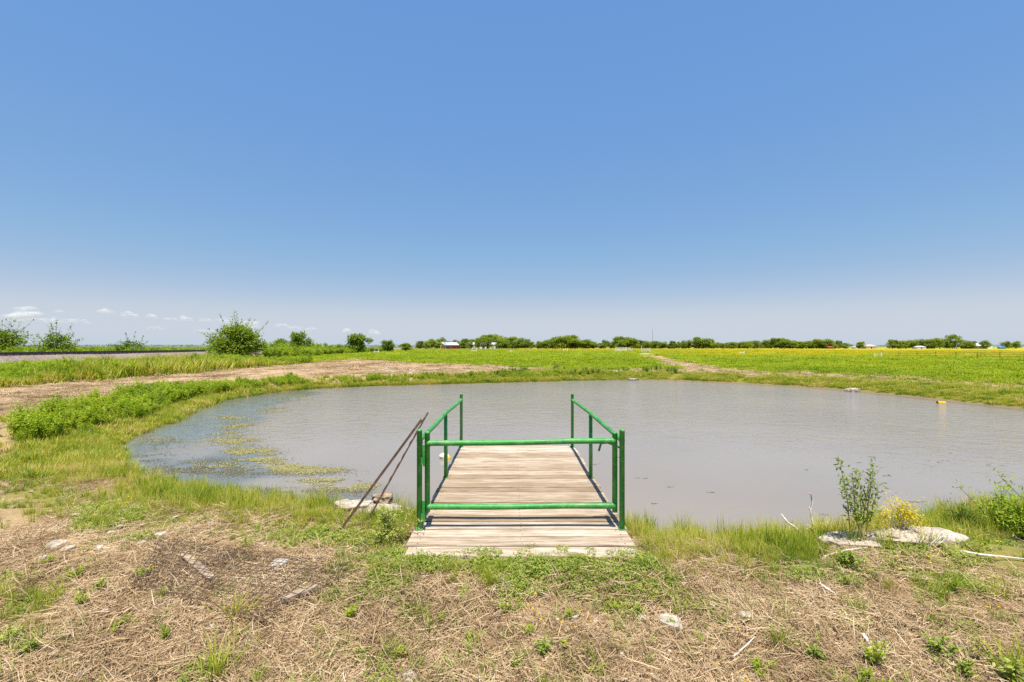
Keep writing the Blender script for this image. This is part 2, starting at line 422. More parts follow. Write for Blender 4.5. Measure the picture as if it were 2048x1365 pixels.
c = t.mix(gattr('mud'), c, (.19, .14, .09))
hh = t.math('ADD', t.math('MULTIPLY', n2, .6), t.math('MULTIPLY', n3, .4))
t.l(t.principled(c, .95, t.bump(hh, .8, .03), Specular_IOR_Level=.1), out.inputs[0])
ground.data.materials.append(m)

# ---- water
m, nt, out = mat('murky_pond_water'); t = NT(nt)
pos = t.n('NewGeometry').outputs['Position']
sh = t.n('Attribute'); sh.attribute_name = 'weedy'
murk = t.ramp(t.noise(pos, .25, 3), [(.3, (.222, .190, .152)), (.7, (.252, .215, .173))])
col = t.mix(sh.outputs['Fac'], murk, (.125, .13, .11))
mp = t.n('Mapping'); mp.inputs['Scale'].default_value = (1.0, 1.25, 1.0); mp.inputs['Rotation'].default_value = (0, 0, .35); t.l(pos, mp.inputs['Vector'])
w1 = t.noise(mp.outputs[0], 2.3, 3, .55, .6); w2 = t.noise(mp.outputs[0], 9, 2, .5, .3)
open_w = t.n('Attribute'); open_w.attribute_name = 'open'
hgt = t.math('MULTIPLY', t.math('ADD', t.math('MULTIPLY', w1, 1.0), t.math('MULTIPLY', w2, .35)), open_w.outputs['Fac'])
nrm = t.bump(hgt, 1.0, .075)
t.l(t.principled(col, .10, nrm, IOR=1.33, Specular_IOR_Level=.5), out.inputs[0])
wx, wy = np.meshgrid(np.linspace(-14, 21, 120), np.linspace(4.2, 34, 120))
WEEDY = np.array([ground_at(x, y, WATER_Z) for x, y in [(150, 905), (250, 870), (380, 815), (480, 785), (600, 776), (640, 783), (560, 805), (520, 835), (480, 855), (505, 885), (545, 905), (520, 925), (590, 940),
                                                          (680, 940), (640, 955), (740, 968), (800, 1000), (830, 1060), (600, 1060), (300, 1010), (180, 940)]])
wsd = poly_sd(wx.ravel(), wy.ravel(), WEEDY)
wsd = wsd + 1.3 * (fbm(wx.ravel() * .9, wy.ravel() * .9, 71, 3) - .5)
weedy = 1 - sstep(-.5, .45, wsd)
core = np.array([ground_at(x, y, WATER_Z) for x, y in [(520, 965), (600, 955), (690, 975), (600, 985), (540, 980)]])
weedy *= sstep(0, .5, poly_sd(wx.ravel(), wy.ravel(), core))
core = np.array([ground_at(x, y, WATER_Z) for x, y in [(330, 905), (420, 880), (450, 895), (380, 915)]])
weedy *= .4 + .6 * sstep(0, .6, poly_sd(wx.ravel(), wy.ravel(), core))
dsd = pond_sd(wx.ravel(), wy.ravel())
weedy = np.maximum(weedy, .8 * (1 - sstep(.15, .8, -dsd)) * (wx.ravel() > 4))
rr = np.hypot(wx.ravel(), wy.ravel())
opn = (.16 + .84 * sstep(8, 17, rr)) * (1 - .75 * weedy)
mb = MB(); keep = dsd < .9
idx = np.arange(wx.size).reshape(wx.shape); fs = []
for i in range(119):
    for j in range(119):
        q = (idx[i, j], idx[i, j + 1], idx[i + 1, j + 1], idx[i + 1, j])
        if any(keep[k] for k in q): fs.append(q)
used = sorted({k for q in fs for k in q}); re = {k: i for i, k in enumerate(used)}
mb.add([(wx.ravel()[k], wy.ravel()[k], WATER_Z) for k in used], [tuple(re[k] for k in q) for q in fs])
water = mb.build('pond_water', m); tag(water, kind='structure')
for nm, arr in (('weedy', weedy), ('open', opn)):
    at = water.data.attributes.new(nm, 'FLOAT', 'POINT'); at.data.foreach_set('value', arr[used].astype(np.float32))

# ---- railway embankment
def rail_point(y, off=0.0):
    n = math.hypot(1, .136)
    return (-45 - .136 * (y - 40) + off / n, y + off * .136 / n)
m, nt, out = mat('railway_ballast'); t = NT(nt)
pos = t.n('NewGeometry').outputs['Position']
vo = t.n('TexVoronoi'); vo.inputs['Scale'].default_value = 7.0; t.l(pos, vo.inputs['Vector'])
c = t.mix(.7, t.ramp(t.noise(pos, .6, 4), [(.3, (.27, .22, .20)), (.7, (.40, .33, .30))]), t.mix(.5, vo.outputs['Color'], (.42, .35, .33)), 'MULTIPLY')
c = t.mix(1.0, c, (1.30, 1.22, 1.08), 'MULTIPLY')
t.l(t.principled(c, .9, t.bump(vo.outputs['Distance'], 1.0, .12)), out.inputs[0])
mb = MB(); prof = [(-5.2, -.1), (-2.2, 1.12), (2.2, 1.12), (5.2, -.1)]
ys = list(np.linspace(-60, 420, 97))
vs = []
for y in ys:
    for o, z in prof:
        x, yy = rail_point(y, o); vs.append((x + R.uniform(-.15, .15), yy, z + R.uniform(-.05, .05)))
mb.add(vs, [(i * 4 + k, i * 4 + k + 1, (i + 1) * 4 + k + 1, (i + 1) * 4 + k) for i in range(len(ys) - 1) for k in range(3)])
emb = mb.build('railway_embankment', m, smooth=False); tag(emb, kind='structure')
if emb.data.polygons[1].normal.z < 0: emb.data.flip_normals()

# ---- far hills
mb = MB(); vs = []; xs = np.linspace(-14000, 14000, 120)
for x in xs:
    top = 14 + 40 * float(fbm(np.array(x * .0005), np.array(1.5), 77, 4)) + (8 if x > 2500 else 0)
    vs += [(x, 9000, -5), (x, 9300, top), (x, 10500, -5)]
mb.add(vs, [(i * 3 + k, (i + 1) * 3 + k, (i + 1) * 3 + k + 1, i * 3 + k + 1) for i in range(len(xs) - 1) for k in range(2)])
tag(mb.build('hills', plain_mat('far_hill_woods', (.12, .16, .17), .95, 0, .2, .002), smooth=True), kind='structure')

# ================================================================== THE DOCK
m, nt, out = mat('weathered_plank'); t = NT(nt)
tc = t.n('TexCoord').outputs['Object']; oi = t.n('ObjectInfo')
off = t.n('VectorMath', operation='ADD'); t.l(tc, off.inputs[0])
sh = t.n('VectorMath', operation='SCALE'); sh.inputs[0].default_value = (13.0, 7.0, 3.0); t.l(t.math('MULTIPLY', oi.outputs['Random'], 40.0), sh.inputs['Scale']); t.l(sh.outputs[0], off.inputs[1])
mp = t.n('Mapping'); mp.inputs['Scale'].default_value = (.8, 13.0, 13.0); t.l(off.outputs[0], mp.inputs['Vector'])
g1 = t.noise(mp.outputs[0], 3.0, 6, .65, .35)
mp2 = t.n('Mapping'); mp2.inputs['Scale'].default_value = (1.6, 70.0, 70.0); t.l(off.outputs[0], mp2.inputs['Vector'])
g2 = t.noise(mp2.outputs[0], 2.2, 4, .7)
mp3 = t.n('Mapping'); mp3.inputs['Scale'].default_value = (1.0, 3.0, 1.0); t.l(off.outputs[0], mp3.inputs['Vector'])
blot = t.noise(mp3.outputs[0], 2.6, 4, .6)
c = t.ramp(g1, [(.30, (.19, .14, .095)), (.42, (.41, .33, .245)), (.55, (.565, .485, .385)), (.72, (.71, .64, .54))])
c = t.mix(t.ramp(g2, [(.33, .9), (.45, 0.0)]), c, (.19, .135, .09))
c = t.mix(t.ramp(blot, [(.46, 0.0), (.68, .75)]), c, (.37, .28, .185))
tone = t.ramp(oi.outputs['Random'], [(0, (.56, .49, .41)), (.3, (.84, .80, .75)), (.55, (.66, .60, .53)), (.8, (.88, .86, .83)), (1, (.98, .97, .96))])
c = t.mix(1.0, c, tone, 'MULTIPLY')
t.l(t.principled(c, .85, t.bump(t.math('ADD', g1, g2), .55, .006), Specular_IOR_Level=.2), out.inputs[0]); M['plank'] = m

m, nt, out = mat('green_enamel'); t = NT(nt)
tc = t.n('TexCoord').outputs['Object']
w = t.noise(tc, 5, 5, .65); s = t.noise(tc, 60, 4, .7)
c = t.ramp(w, [(.3, (.014, .19, .03)), (.55, (.03, .255, .04)), (.8, (.09, .33, .075))])
c = t.mix(t.ramp(s, [(.66, 0.0), (.72, .75)]), c, (.15, .10, .045))
c = t.mix(t.ramp(t.noise(tc, 9, 5, .7, 1.0), [(.48, 0.0), (.72, .5)]), c, (.28, .42, .17))
t.l(t.principled(c, t.ramp(w, [(.3, .42), (.7, .65)]), t.bump(w, .06, .004)), out.inputs[0]); M['green'] = m
M['timber'] = plain_mat('grey_timber', (.23, .18, .13), .9, 0, .3, 10, .4)
m, nt, out = mat('rusted_iron'); t = NT(nt)
tc = t.n('TexCoord').outputs['Object']; w = t.noise(tc, 22, 6, .7)
c = t.ramp(w, [(.3, (.03, .02, .017)), (.5, (.085, .048, .03)), (.66, (.16, .09, .055)), (.8, (.33, .24, .17))])
t.l(t.principled(c, .85, t.bump(w, .5, .004)), out.inputs[0]); M['rust'] = m
M['galv'] = plain_mat('dull_galvanised', (.38, .38, .37), .5, .3, .2, 30)

DECK_Z = .10; LX, RX = -.925, 1.10
GATE_Y = 4.57
dock = empty('dock', (0, 4.0, 0))
tag(dock, 'wooden plank dock with green pipe railings and gate reaching into the pond', 'dock')
def part(mb, name, m, parent=dock, smooth=False, loc=None):
    o = mb.build(name, m, parent, smooth)
    o.matrix_parent_inverse = parent.matrix_world.inverted() if parent is not dock else o.matrix_parent_inverse
    return o
# children are modelled in world space and moved back by their parent's place
def fix(o, parent_loc): o.location = -Vector(parent_loc)
NAIL = MB().tube([(0, 0, -.004), (0, 0, .0018)], .0055, 7).mesh('nail', M['rust'])
PITCH = .1925; NPL = 23
for i in range(NPL):
    y0 = 3.985 + i * PITCH + R.uniform(-.003, .003)
    wd = .173 + R.uniform(-.007, .004); th = .038
    x0, x1 = (LX - .05, RX + .03) if i < 3 else (LX - .03 + R.uniform(-.012, .006), RX + .04 + R.uniform(-.008, .014))
    if i == 0: x0 += .03; x1 += .0
    L = x1 - x0; mb = MB(); nseg = 8; vs = []
    bow = R.uniform(-.005, .005)
    for k in range(nseg + 1):
        x = -L / 2 + L * k / nseg
        e0 = R.uniform(-.0022, .0022); e1 = R.uniform(-.0022, .0022); zz = bow * (4 * (x / L) ** 2) + R.uniform(-.0012, .0012)
        b = .005
        cup = R.uniform(-.001, .002)
        vs += [(x, -wd / 2 + e0, -th + zz), (x, -wd / 2 + e0, -b + zz), (x, -wd / 2 + b + e0, zz + cup), (x, wd / 2 - b + e1, zz + cup), (x, wd / 2 + e1, -b + zz), (x, wd / 2 + e1, -th + zz)]
    fs = [(k * 6 + q, k * 6 + (q + 1) % 6, (k + 1) * 6 + (q + 1) % 6, (k + 1) * 6 + q) for k in range(nseg) for q in range(6)]
    fs += [tuple(range(5, -1, -1)), tuple(nseg * 6 + q for q in range(6))]
    mb.add(vs, [f[::-1] for f in fs])
    o = mb.build('plank', M['plank'], dock)
    o.location = ((x0 + x1) / 2, y0 + wd / 2 - 4.0, DECK_Z + R.uniform(-.003, .003) - (.012 if i == 0 else 0)); o.rotation_euler = (R.uniform(-.035, .035), R.uniform(-.002, .002), R.uniform(-.003, .003))
    for nx_ in (LX + .06, .09, RX - .06):
        for ny_ in (-.045, .045):
            nl = link(bpy.data.objects.new('nail', NAIL)); nl.parent = o; nl.location = (nx_ - (x0 + x1) / 2 + R.uniform(-.012, .012), ny_ + R.uniform(-.012, .012), .0005)
DECK_END = 3.985 + NPL * PITCH
def dpart(mb, name, m, smooth=False, parent=dock, base=(0, 4.0, 0)):
    o = mb.build(name, m, parent, smooth); o.location = (-base[0], -base[1], -base[2]); return o
for x in (LX + .06, .09, RX - .06):
    dpart(MB().box((x - .02, 4.02, DECK_Z - .19), (x + .02, DECK_END - .02, DECK_Z - .045)), 'joist', M['timber'])
for x in (LX + .02, RX - .02):
    for y in (6.36, 8.28):
        dpart(MB().tube([(x, y, -1.6), (x, y, DECK_Z - .046)], .045, 10), 'piling', M['green'], True)
def post_mesh(x, y, z0, z1, r, dome=True, n=14):
    mb = MB(); pts = [(x, y, z0), (x, y, z1)]; rr = [r, r]
    if dome:
        pts += [(x, y, z1 + .001), (x, y, z1 + r * .55), (x, y, z1 + r * .85), (x, y, z1 + r * 1.0)]; rr += [r * 1.07, r * .92, r * .55, r * .1]
    mb.tube(pts, rr, n); return mb
POST_R = .0265; FAR_Y = 8.30; MID_Y = 6.36
RAIL_Z = .985
for x in (LX, RX):
    dpart(post_mesh(x, 4.55, DECK_Z + .001, 1.075, POST_R), 'post', M['green'], True)
    dpart(post_mesh(x, FAR_Y, DECK_Z + .001, 1.045, POST_R), 'post', M['green'], True)
    dpart(post_mesh(x, MID_Y, DECK_Z + .001, RAIL_Z - .02, POST_R, False), 'post', M['green'], True)
    mb = MB().tube([(x, 4.55, RAIL_Z), (x, 4.578, RAIL_Z), (x, 4.588, RAIL_Z), (x + .004, 5.5, RAIL_Z - .004), (x - .003, 6.4, RAIL_Z + .005), (x + .003, 7.4, RAIL_Z - .018), (x, FAR_Y - .04, RAIL_Z - .034), (x, FAR_Y - .03, RAIL_Z - .035), (x, FAR_Y, RAIL_Z - .035)], [.031, .031, .0255, .0255, .0255, .0255, .0255, .031, .031], 14)
    dpart(mb, 'handrail', M['green'], True)
    for y in (4.55, MID_Y, FAR_Y):                               # welded foot plates
        dpart(MB().box((x - .035, y - .035, DECK_Z + .001), (x + .035, y + .035, DECK_Z + .0055)), 'foot_plate', M['green'])
gate = bpy.data.objects.new('gate', None); link(gate); gate.parent = dock; gate.location = (-.85, GATE_Y - 4.0, 0); gate.empty_display_size = .1
GB = (-.85, GATE_Y, 0)
GLX, GRX = -.85, 1.032
dpart(post_mesh(GLX, GATE_Y, .262, 1.05, POST_R), 'gate_post', M['green'], True, gate, GB)
dpart(post_mesh(GRX, GATE_Y, .262, 1.045, POST_R), 'gate_post', M['green'], True, gate, GB)
for za, zb in ((.952, .975), (.314, .324)):
    mb = MB().tube([(GLX, GATE_Y, za), (GLX + .031, GATE_Y, za), (GLX + .041, GATE_Y, za), (-.3, GATE_Y - .003, za * .7 + zb * .3 - .004), (.1, GATE_Y - .002, (za + zb) / 2 - .003), (.6, GATE_Y + .002, za * .25 + zb * .75 + .003), (GRX - .041, GATE_Y, zb), (GRX - .031, GATE_Y, zb), (GRX, GATE_Y, zb)], [.034, .034, .0285, .0285, .0285, .0285, .0285, .034, .034], 16)
    dpart(mb, 'gate_rail', M['green'], True, gate, GB)
for z in (.86, .30):                                             # hinges on the left post
    mb = MB(); mb.box((GLX - .05, GATE_Y - .012, z - .05), (GLX - .018, GATE_Y - .004, z + .075)); mb.box((LX + .018, 4.528, z - .115), (LX + .058, 4.537, z - .045)); mb.tube([(LX + .048, 4.53, z - .13), (LX + .048, 4.53, z + .03)], .009, 8)
    dpart(mb, 'hinge', M['green'], False, gate, GB)
mb = MB().tube([(RX + .03, 4.60, .885), (GRX - .06, 4.61, .945), (GRX - .13, 4.61, .94)], .008, 8)
mb.tube([(GRX - .13, 4.61, .945), (GRX - .155, 4.60, .865)], .011, 8); mb.tube([(RX - .02, 4.585, .90), (GRX + .0, 4.60, .955)], .007, 8)
dpart(mb, 'latch', M['green'], False, gate, GB)
mb = MB()
for k in range(9):
    an = k / 8 * math.pi * 1.6
    if k: mb.tube([pv, (LX + .04 + .018 * math.cos(an), 4.57, .94 + .03 * math.sin(an))], .005, 6)
    pv = (LX + .04 + .018 * math.cos(an), 4.57, .94 + .03 * math.sin(an))
dpart(mb, 'wire_loop', M['galv'], False, gate, GB)

mb = MB().tube([(LX + .02, FAR_Y - .15, RAIL_Z - .05), (LX + .015, FAR_Y - .22, .45), (LX - .02, FAR_Y - .34, .02), (LX - .1, FAR_Y - .3, WATER_Z - .02)], .0035, 5)
tag(mb.build('cord', plain_mat('grey_cord', (.22, .2, .19), .9)), 'thin grey cord hanging from the dock handrail down to the water', 'cord')

# ---- rusty bars leaning on the dock rail
M['darkwire'] = plain_mat('dark_iron_wire', (.07, .05, .04), .8, 0, .4, 20)
def angle_bar(name, a, b, w, label, notch=False):
    a = Vector(a); b = Vector(b); d = (b - a).normalized(); u = d.cross(Vector((0, 1, 0))).normalized(); v = d.cross(u).normalized()
    mb = MB(); n = 26; vs = []
    for i in range(n + 1):
        p = a + (b - a) * i / n + u * R.uniform(-.001, .001)
        k = 1 + (.25 * math.sin(i * 2.4) if notch else 0)
        q = w * k; th = .006
        vs += [p, p + u * q, p + u * q + v * th, p + u * th + v * th, p + u * th + v * q, p + v * q]
    fs = [(i * 6 + k, i * 6 + (k + 1) % 6, (i + 1) * 6 + (k + 1) % 6, (i + 1) * 6 + k) for i in range(n) for k in range(6)]
    fs += [(0, 1, 2, 3), (0, 3, 4, 5), (n * 6, n * 6 + 3, n * 6 + 2, n * 6 + 1), (n * 6, n * 6 + 5, n * 6 + 4, n * 6 + 3)]
    mb.add(vs, fs); o = mb.build(name, M['rust']); tag(o, label, 'iron bar'); return o
angle_bar('iron_bar', (-1.80, 4.72, -.03), (-.985, 5.02, 1.11), .027, 'smooth rusty angle iron leaning on the dock railing, the thicker of two')
angle_bar('iron_bar', (-1.64, 5.02, -.10), (-.97, 5.30, 1.15), .020, 'thin notched rusty iron strip leaning behind the thicker bar on the railing', True)

# ================================================================== ROCKS AND LITTER
m, nt, out = mat('chalky_limestone'); t = NT(nt)
tc = t.n('TexCoord').outputs['Object']
a1 = t.noise(tc, 5, 6, .65); a2 = t.noise(tc, 26, 5, .7); a3 = t.noise(tc, 2.2, 4, .6)
c = t.ramp(a1, [(.3, (.27, .21, .15)), (.47, (.44, .375, .295)), (.66, (.58, .52, .445))])
c = t.mix(t.ramp(a2, [(.36, .85), (.47, 0.0)]), c, (.15, .115, .08))
c = t.mix(t.ramp(a3, [(.50, 0.0), (.66, .6)]), c, (.42, .30, .20))
t.l(t.principled(c, .9, t.bump(t.math('ADD', a1, a2), .7, .02)), out.inputs[0]); M['chalk'] = m
m, nt, out = mat('brown_pitted_stone'); t = NT(nt)
tc = t.n('TexCoord').outputs['Object']; a1 = t.noise(tc, 9, 6, .7)
t.l(t.principled(t.ramp(a1, [(.3, (.10, .07, .05)), (.5, (.33, .24, .15)), (.7, (.55, .44, .32))]), .9, t.bump(a1, .9, .03)), out.inputs[0]); M['brownstone'] = m
M['white_stone'] = plain_mat('white_stone', (.43, .375, .30), .9, 0, .42, 1.6, .5)
def rock_mesh(seed, sx, sy, sz, n=3, flat=.35, rough=.22):
    import bmesh
    bm = bmesh.new(); bmesh.ops.create_icosphere(bm, subdivisions=n, radius=1)
    o = Vector((seed * 7.3, seed * 3.1, seed * 1.7))
    for v in bm.verts:
        p = v.co.copy()
        k = 1 + rough * 1.6 * mnoise.noise(p * 1.1 + o) + rough * 1.0 * mnoise.noise(p * 2.6 + o)
        q = p * k
        # squarish block with a broken, pitted top
        q = Vector((math.copysign(abs(q.x) ** .8, q.x), math.copysign(abs(q.y) ** .8, q.y), math.copysign(abs(q.z) ** .75, q.z)))
        q += Vector((1, 1, .7)) * (rough * .55 * mnoise.noise(q * 3.7 + o) + rough * .4 * mnoise.noise(q * 8.5 + o) - rough * .5 * max(0, mnoise.noise(q * 5.0 - o) - .15)) * .6
        if q.z > flat + .2: q.z = flat + .2 + (q.z - flat - .2) * .45
        v.co = (q.x * sx, q.y * sy, q.z * sz)
    me = bpy.data.meshes.new('rock'); bm.to_mesh(me); bm.free()
    me.polygons.foreach_set('use_smooth', [n >= 4] * len(me.polygons)); return me
def rock(name, seed, x, y, z, sx, sy, sz, label, cat='rock', group=None, m='chalk', rz=0.0, n=3, rough=.22, tilt=0):
    me = rock_mesh(seed, sx, sy, sz, n, rough=rough); me.materials.append(M[m])
    o = link(bpy.data.objects.new(name, me)); o.location = (x, y, z); o.rotation_euler = (tilt, 0, rz)
    return tag(o, label, cat, group)
def hz(x, y): return float(height(np.array([x]), np.array([y]))[0])
rock('limestone_slab', 3, 3.36, 4.42, hz(3.36, 4.42) + .0, .34, .17, .11, 'low mottled white limestone slab under the leafy sapling on the bank', n=4, rough=.3)
rock('limestone_slab', 8, 3.74, 4.40, hz(3.74, 4.40) + .0, .25, .15, .12, 'middle broken limestone slab behind the dry bush stem on the bank', n=4, rough=.34)
rock('limestone_slab', 5, 4.10, 4.46, hz(4.10, 4.46) + .0, .29, .15, .125, 'smooth cream limestone slab at the pond end of the bank row', n=4, rough=.2)
rock('limestone_rock', 12, -2.02, 5.80, -.16, .22, .15, .15, 'white pitted limestone rock at the water behind the rusty bars', n=4, rough=.34)
rock('limestone_rock', 14, -1.60, 5.74, -.17, .22, .13, .11, 'flat pale limestone rock touching the rusty bars by the water', n=4, rough=.3)
rock('brown_rock', 15, -1.72, 6.05, -.18, .15, .12, .19, 'brown pitted rock behind the pale rocks at the pond edge', m='brownstone', n=4, rough=.4)
x, y = ground_at(1706, 783, WATER_Z)
rock('limestone_rock', 21, x, y, WATER_Z + .04, .30, .22, .17, 'pale grey boulder sitting in the water along the far bank', n=4, rough=.34)
stones = [(112, 1090, .13, 'largest flat white stone among dry grass by the wire mesh'), (136, 1101, .075, 'white stone just in front of the largest flat white stone'),
          (1340, 1236, .11, 'broad white stone half buried in straw off the near corner of the dock'), (1492, 1226, .085, 'long white chip of stone in the straw beyond the broad half-buried one'),
          (1362, 1130, .085, 'pinkish white stone beside the tall grass next to the dock foot'), (560, 1127, .10, 'weathered white stone lying beyond the board in the wire mesh'),
          (811, 1138, .075, 'white stone in the weeds in front of the dock corner'), (812, 1349, .075, 'flat white stone alone in the straw nearest the viewer'),
          (322, 1070, .075, 'jagged white stone standing in the grass behind the wire mesh'), (1283, 1225, .05, 'small white stone beside a green weed in the straw')]
for i, (px_, py_, s, lab) in enumerate(stones):
    s *= .8
    x, y = ground_at(px_, py_, 0.02)
    rock('stone', 30 + i, x, y, hz(x, y) + .016, s * R.uniform(.8, 1.05), s * R.uniform(.6, .9), s * R.uniform(.34, .48), lab, 'stone', m='white_stone', rz=R.uniform(0, 3))
small = [(150, 1029), (188, 1033), (272, 1034), (284, 1087), (303, 1089), (246, 1085), (85, 1121), (87, 1112), (850, 1124), (1018, 1178), (1082, 1183), (1425, 1203), (1445, 1166),
         (1480, 1157), (210, 1226), (398, 1244), (165, 1348), (135, 1357), (240, 1057), (222, 1067), (200, 1098), (420, 1047), (365, 1052), (350, 1035), (62, 975), (1150, 1226), (425, 1256), (320, 1213), (1632, 1238), (30, 1110)]
protos = [rock_mesh(60 + k, 1, .8, .55, 2, rough=.3) for k in range(4)]
for p in protos: p.materials.append(M['white_stone'])
for i, (px_, py_) in enumerate(small):
    x, y = ground_at(px_, py_, 0.02); o = link(bpy.data.objects.new('small_stone', protos[i % 4]))
    s = R.uniform(.018, .034); o.location = (x, y, hz(x, y) + s * .25 + .012); o.scale = (s * R.uniform(.8, 1.5), s, s); o.rotation_euler = (0, 0, R.uniform(0, 6))
    tag(o, 'small chalky white stone lying in the grass of the near bank', 'stone', 'small white stones on the near bank')
for i in range(28):
    px_ = R.gauss(790, 45) if i < 26 else R.uniform(640, 870); py_ = R.uniform(739, 749)
    x, y = ground_at(px_, py_, 0.0)
    if pond_sd(np.array([x]), np.array([y]))[0] < .6: continue
    o = link(bpy.data.objects.new('far_stone', protos[i % 4])); s = R.uniform(.07, .18); o.location = (x, y, hz(x, y) + s * .2); o.scale = (s * 1.4, s, s * .8); o.rotation_euler = (0, 0, R.uniform(0, 6))
    tag(o, 'white stone strewn on the mown slope across the pond', 'stone', 'white stones on the far mown slope')
for px_, py_ in ((1265, 754), (1297, 748)):
    x, y = ground_at(px_, py_, -.1); o = link(bpy.data.objects.new('far_stone', protos[1])); o.location = (x, y, hz(x, y) + .05); o.scale = (.26, .16, .14)
    tag(o, 'pale flat stone in the weeds straight across the pond from the dock', 'stone', 'pale stones straight across the pond')

# ---- boards and sticks
def board(name, a, b, w, th, label, m='timber', splinter=0.0):
    a = Vector((*a, hz(*a) + th * .5 + .03)); b = Vector((*b, hz(*b) + th * .5 + .035)); d = (b - a).normalized(); s = Vector((-d.y, d.x, 0)).normalized(); u = Vector((0, 0, 1))
    mb = MB(); n = 9; vs = []
    for i in range(n + 1):
        p = a + (b - a) * i / n; ww = w * .5 * (1 - splinter * abs(2 * i / n - 1) ** 2) ; e = R.uniform(-.003, .003)
        vs += [p - s * (ww + e) - u * th * .5, p + s * (ww - e) - u * th * .5, p + s * (ww - e) + u * th * .5, p - s * (ww + e) + u * (th * .5 + e)]
    fs = [(i * 4 + k, i * 4 + (k + 1) % 4, (i + 1) * 4 + (k + 1) % 4, (i + 1) * 4 + k) for i in range(n) for k in range(4)] + [(3, 2, 1, 0), (n * 4, n * 4 + 1, n * 4 + 2, n * 4 + 3)]
    mb.add(vs, fs); return tag(mb.build(name, M[m]), label, 'board')
M['old_board'] = plain_mat('old_grey_board', (.33, .245, .165), .9, 0, .35, 16, .5)
board('old_board', ground_at(563, 1208, .03), ground_at(634, 1180, .03), .075, .03, 'split grey board lying at the edge of the wire mesh', 'old_board', .45)
board('old_board', ground_at(368, 1112, .03), ground_at(424, 1160, .03), .06, .016, 'narrow pale board lying under the wire mesh', 'old_board', .1)
board('wood_splinter', ground_at(1638, 1163, .03), ground_at(1670, 1184, .03), .02, .012, 'bleached white splinter of wood on the straw below the sapling', 'dead_wood', .6)
board('wood_splinter', ground_at(1726, 1262, .03), ground_at(1735, 1276, .03), .02, .012, 'tiny white wood chip in the straw near green weeds', 'dead_wood', .5)
board('wood_splinter', ground_at(105, 1282, .03), ground_at(140, 1279, .03), .028, .014, 'short grey piece of wood beside the weeds in the corner', 'old_board', .4)
def stick(name, pts, r, label, cat='stick', m='dead_wood', twigs=()):
    mb = MB(); n = len(pts)
    mb.tube(pts, [r * (1 - .55 * i / (n - 1)) for i in range(n)], 7)
    for tw in twigs: mb.tube(tw, [r * .6] + [r * .3] * (len(tw) - 1), 5)
    return tag(mb.build(name, M[m], smooth=True), label, cat)
def gp(px_, py_, dz=.03):
    x, y = ground_at(px_, py_, .02); return (x, y, hz(x, y) + dz)
def vp(px_, py_, y):
    x, z = upright(px_, py_, y); return (x, y, z)
stick('fallen_stick', [gp(1645, 1113, .02), gp(1652, 1109), gp(1690, 1108, .05), gp(1735, 1104)], .011, 'crooked pale stick on the ground before the mottled slab')
stick('fallen_stick', [gp(1918, 1113), gp(1960, 1119, .04), gp(2000, 1123, .04), gp(2060, 1124)], .012, 'long straight pale stick lying before the flowering weeds')
stick('dead_twig', [vp(1624, 1085, 4.85), vp(1625, 1045, 4.9), vp(1621, 1020, 4.9), vp(1625, 1008, 4.9), vp(1622, 992, 4.9)], .014, 'upright bleached twig with a dragonfly perched on its tip', 'twig',
      twigs=[[vp(1624, 1062, 4.9), vp(1612, 1050, 4.85)], [vp(1622, 1022, 4.9), vp(1618, 1014, 4.9)], [vp(1626, 1062, 4.9), vp(1645, 1048, 4.95)]])
stick('dead_twig', [vp(1612, 1078, 4.8), vp(1590, 1055, 4.85), vp(1575, 1045, 4.85), vp(1562, 1028, 4.9)], .015, 'slanting bleached twig leaning out over the grass towards the water', 'twig')
stick('fallen_stick', [gp(1465, 1305), gp(1490, 1292, .05), gp(1510, 1280, .06)], .006, 'short bent straw-coloured stalk in the straw right of the dock', 'stick')
stick('fallen_stick', [gp(130, 1322), gp(150, 1318, .02), gp(168, 1315)], .010, 'stubby brown stick on bare soil in the corner', m='bark')
stick('floating_twig', [(x_, y_, WATER_Z + .004) for x_, y_ in (ground_at(1776, 951, WATER_Z), ground_at(1782, 953, WATER_Z))], .012, 'dark twig floating on the water behind the sapling', m='bark')
# dragonfly
df = empty('dragonfly', vp(1622, 991, 4.9)); tag(df, 'small red dragonfly perched on the upright bleached twig', 'dragonfly')
M['dfly'] = plain_mat('dragonfly_red', (.30, .045, .03), .4); M['wing'] = plain_mat('dragonfly_wing', (.30, .22, .2), .3)
MB().tube([(-.03, 0, .018), (-.008, 0, .008), (.004, 0, .006), (.012, 0, .006)], [.0022, .003, .006, .005], 8).build('body', M['dfly'], df, True)
for sy in (-1, 1):
    for k, xx in enumerate((.006, -.002)):
        MB().add([(xx, 0, .011), (xx + .008, sy * .018, .017), (xx + .004, sy * .042, .018), (xx - .006, sy * .04, .017), (xx - .007, sy * .012, .012)], [(0, 1, 2, 3, 4)]).build('wing', M['wing'], df)

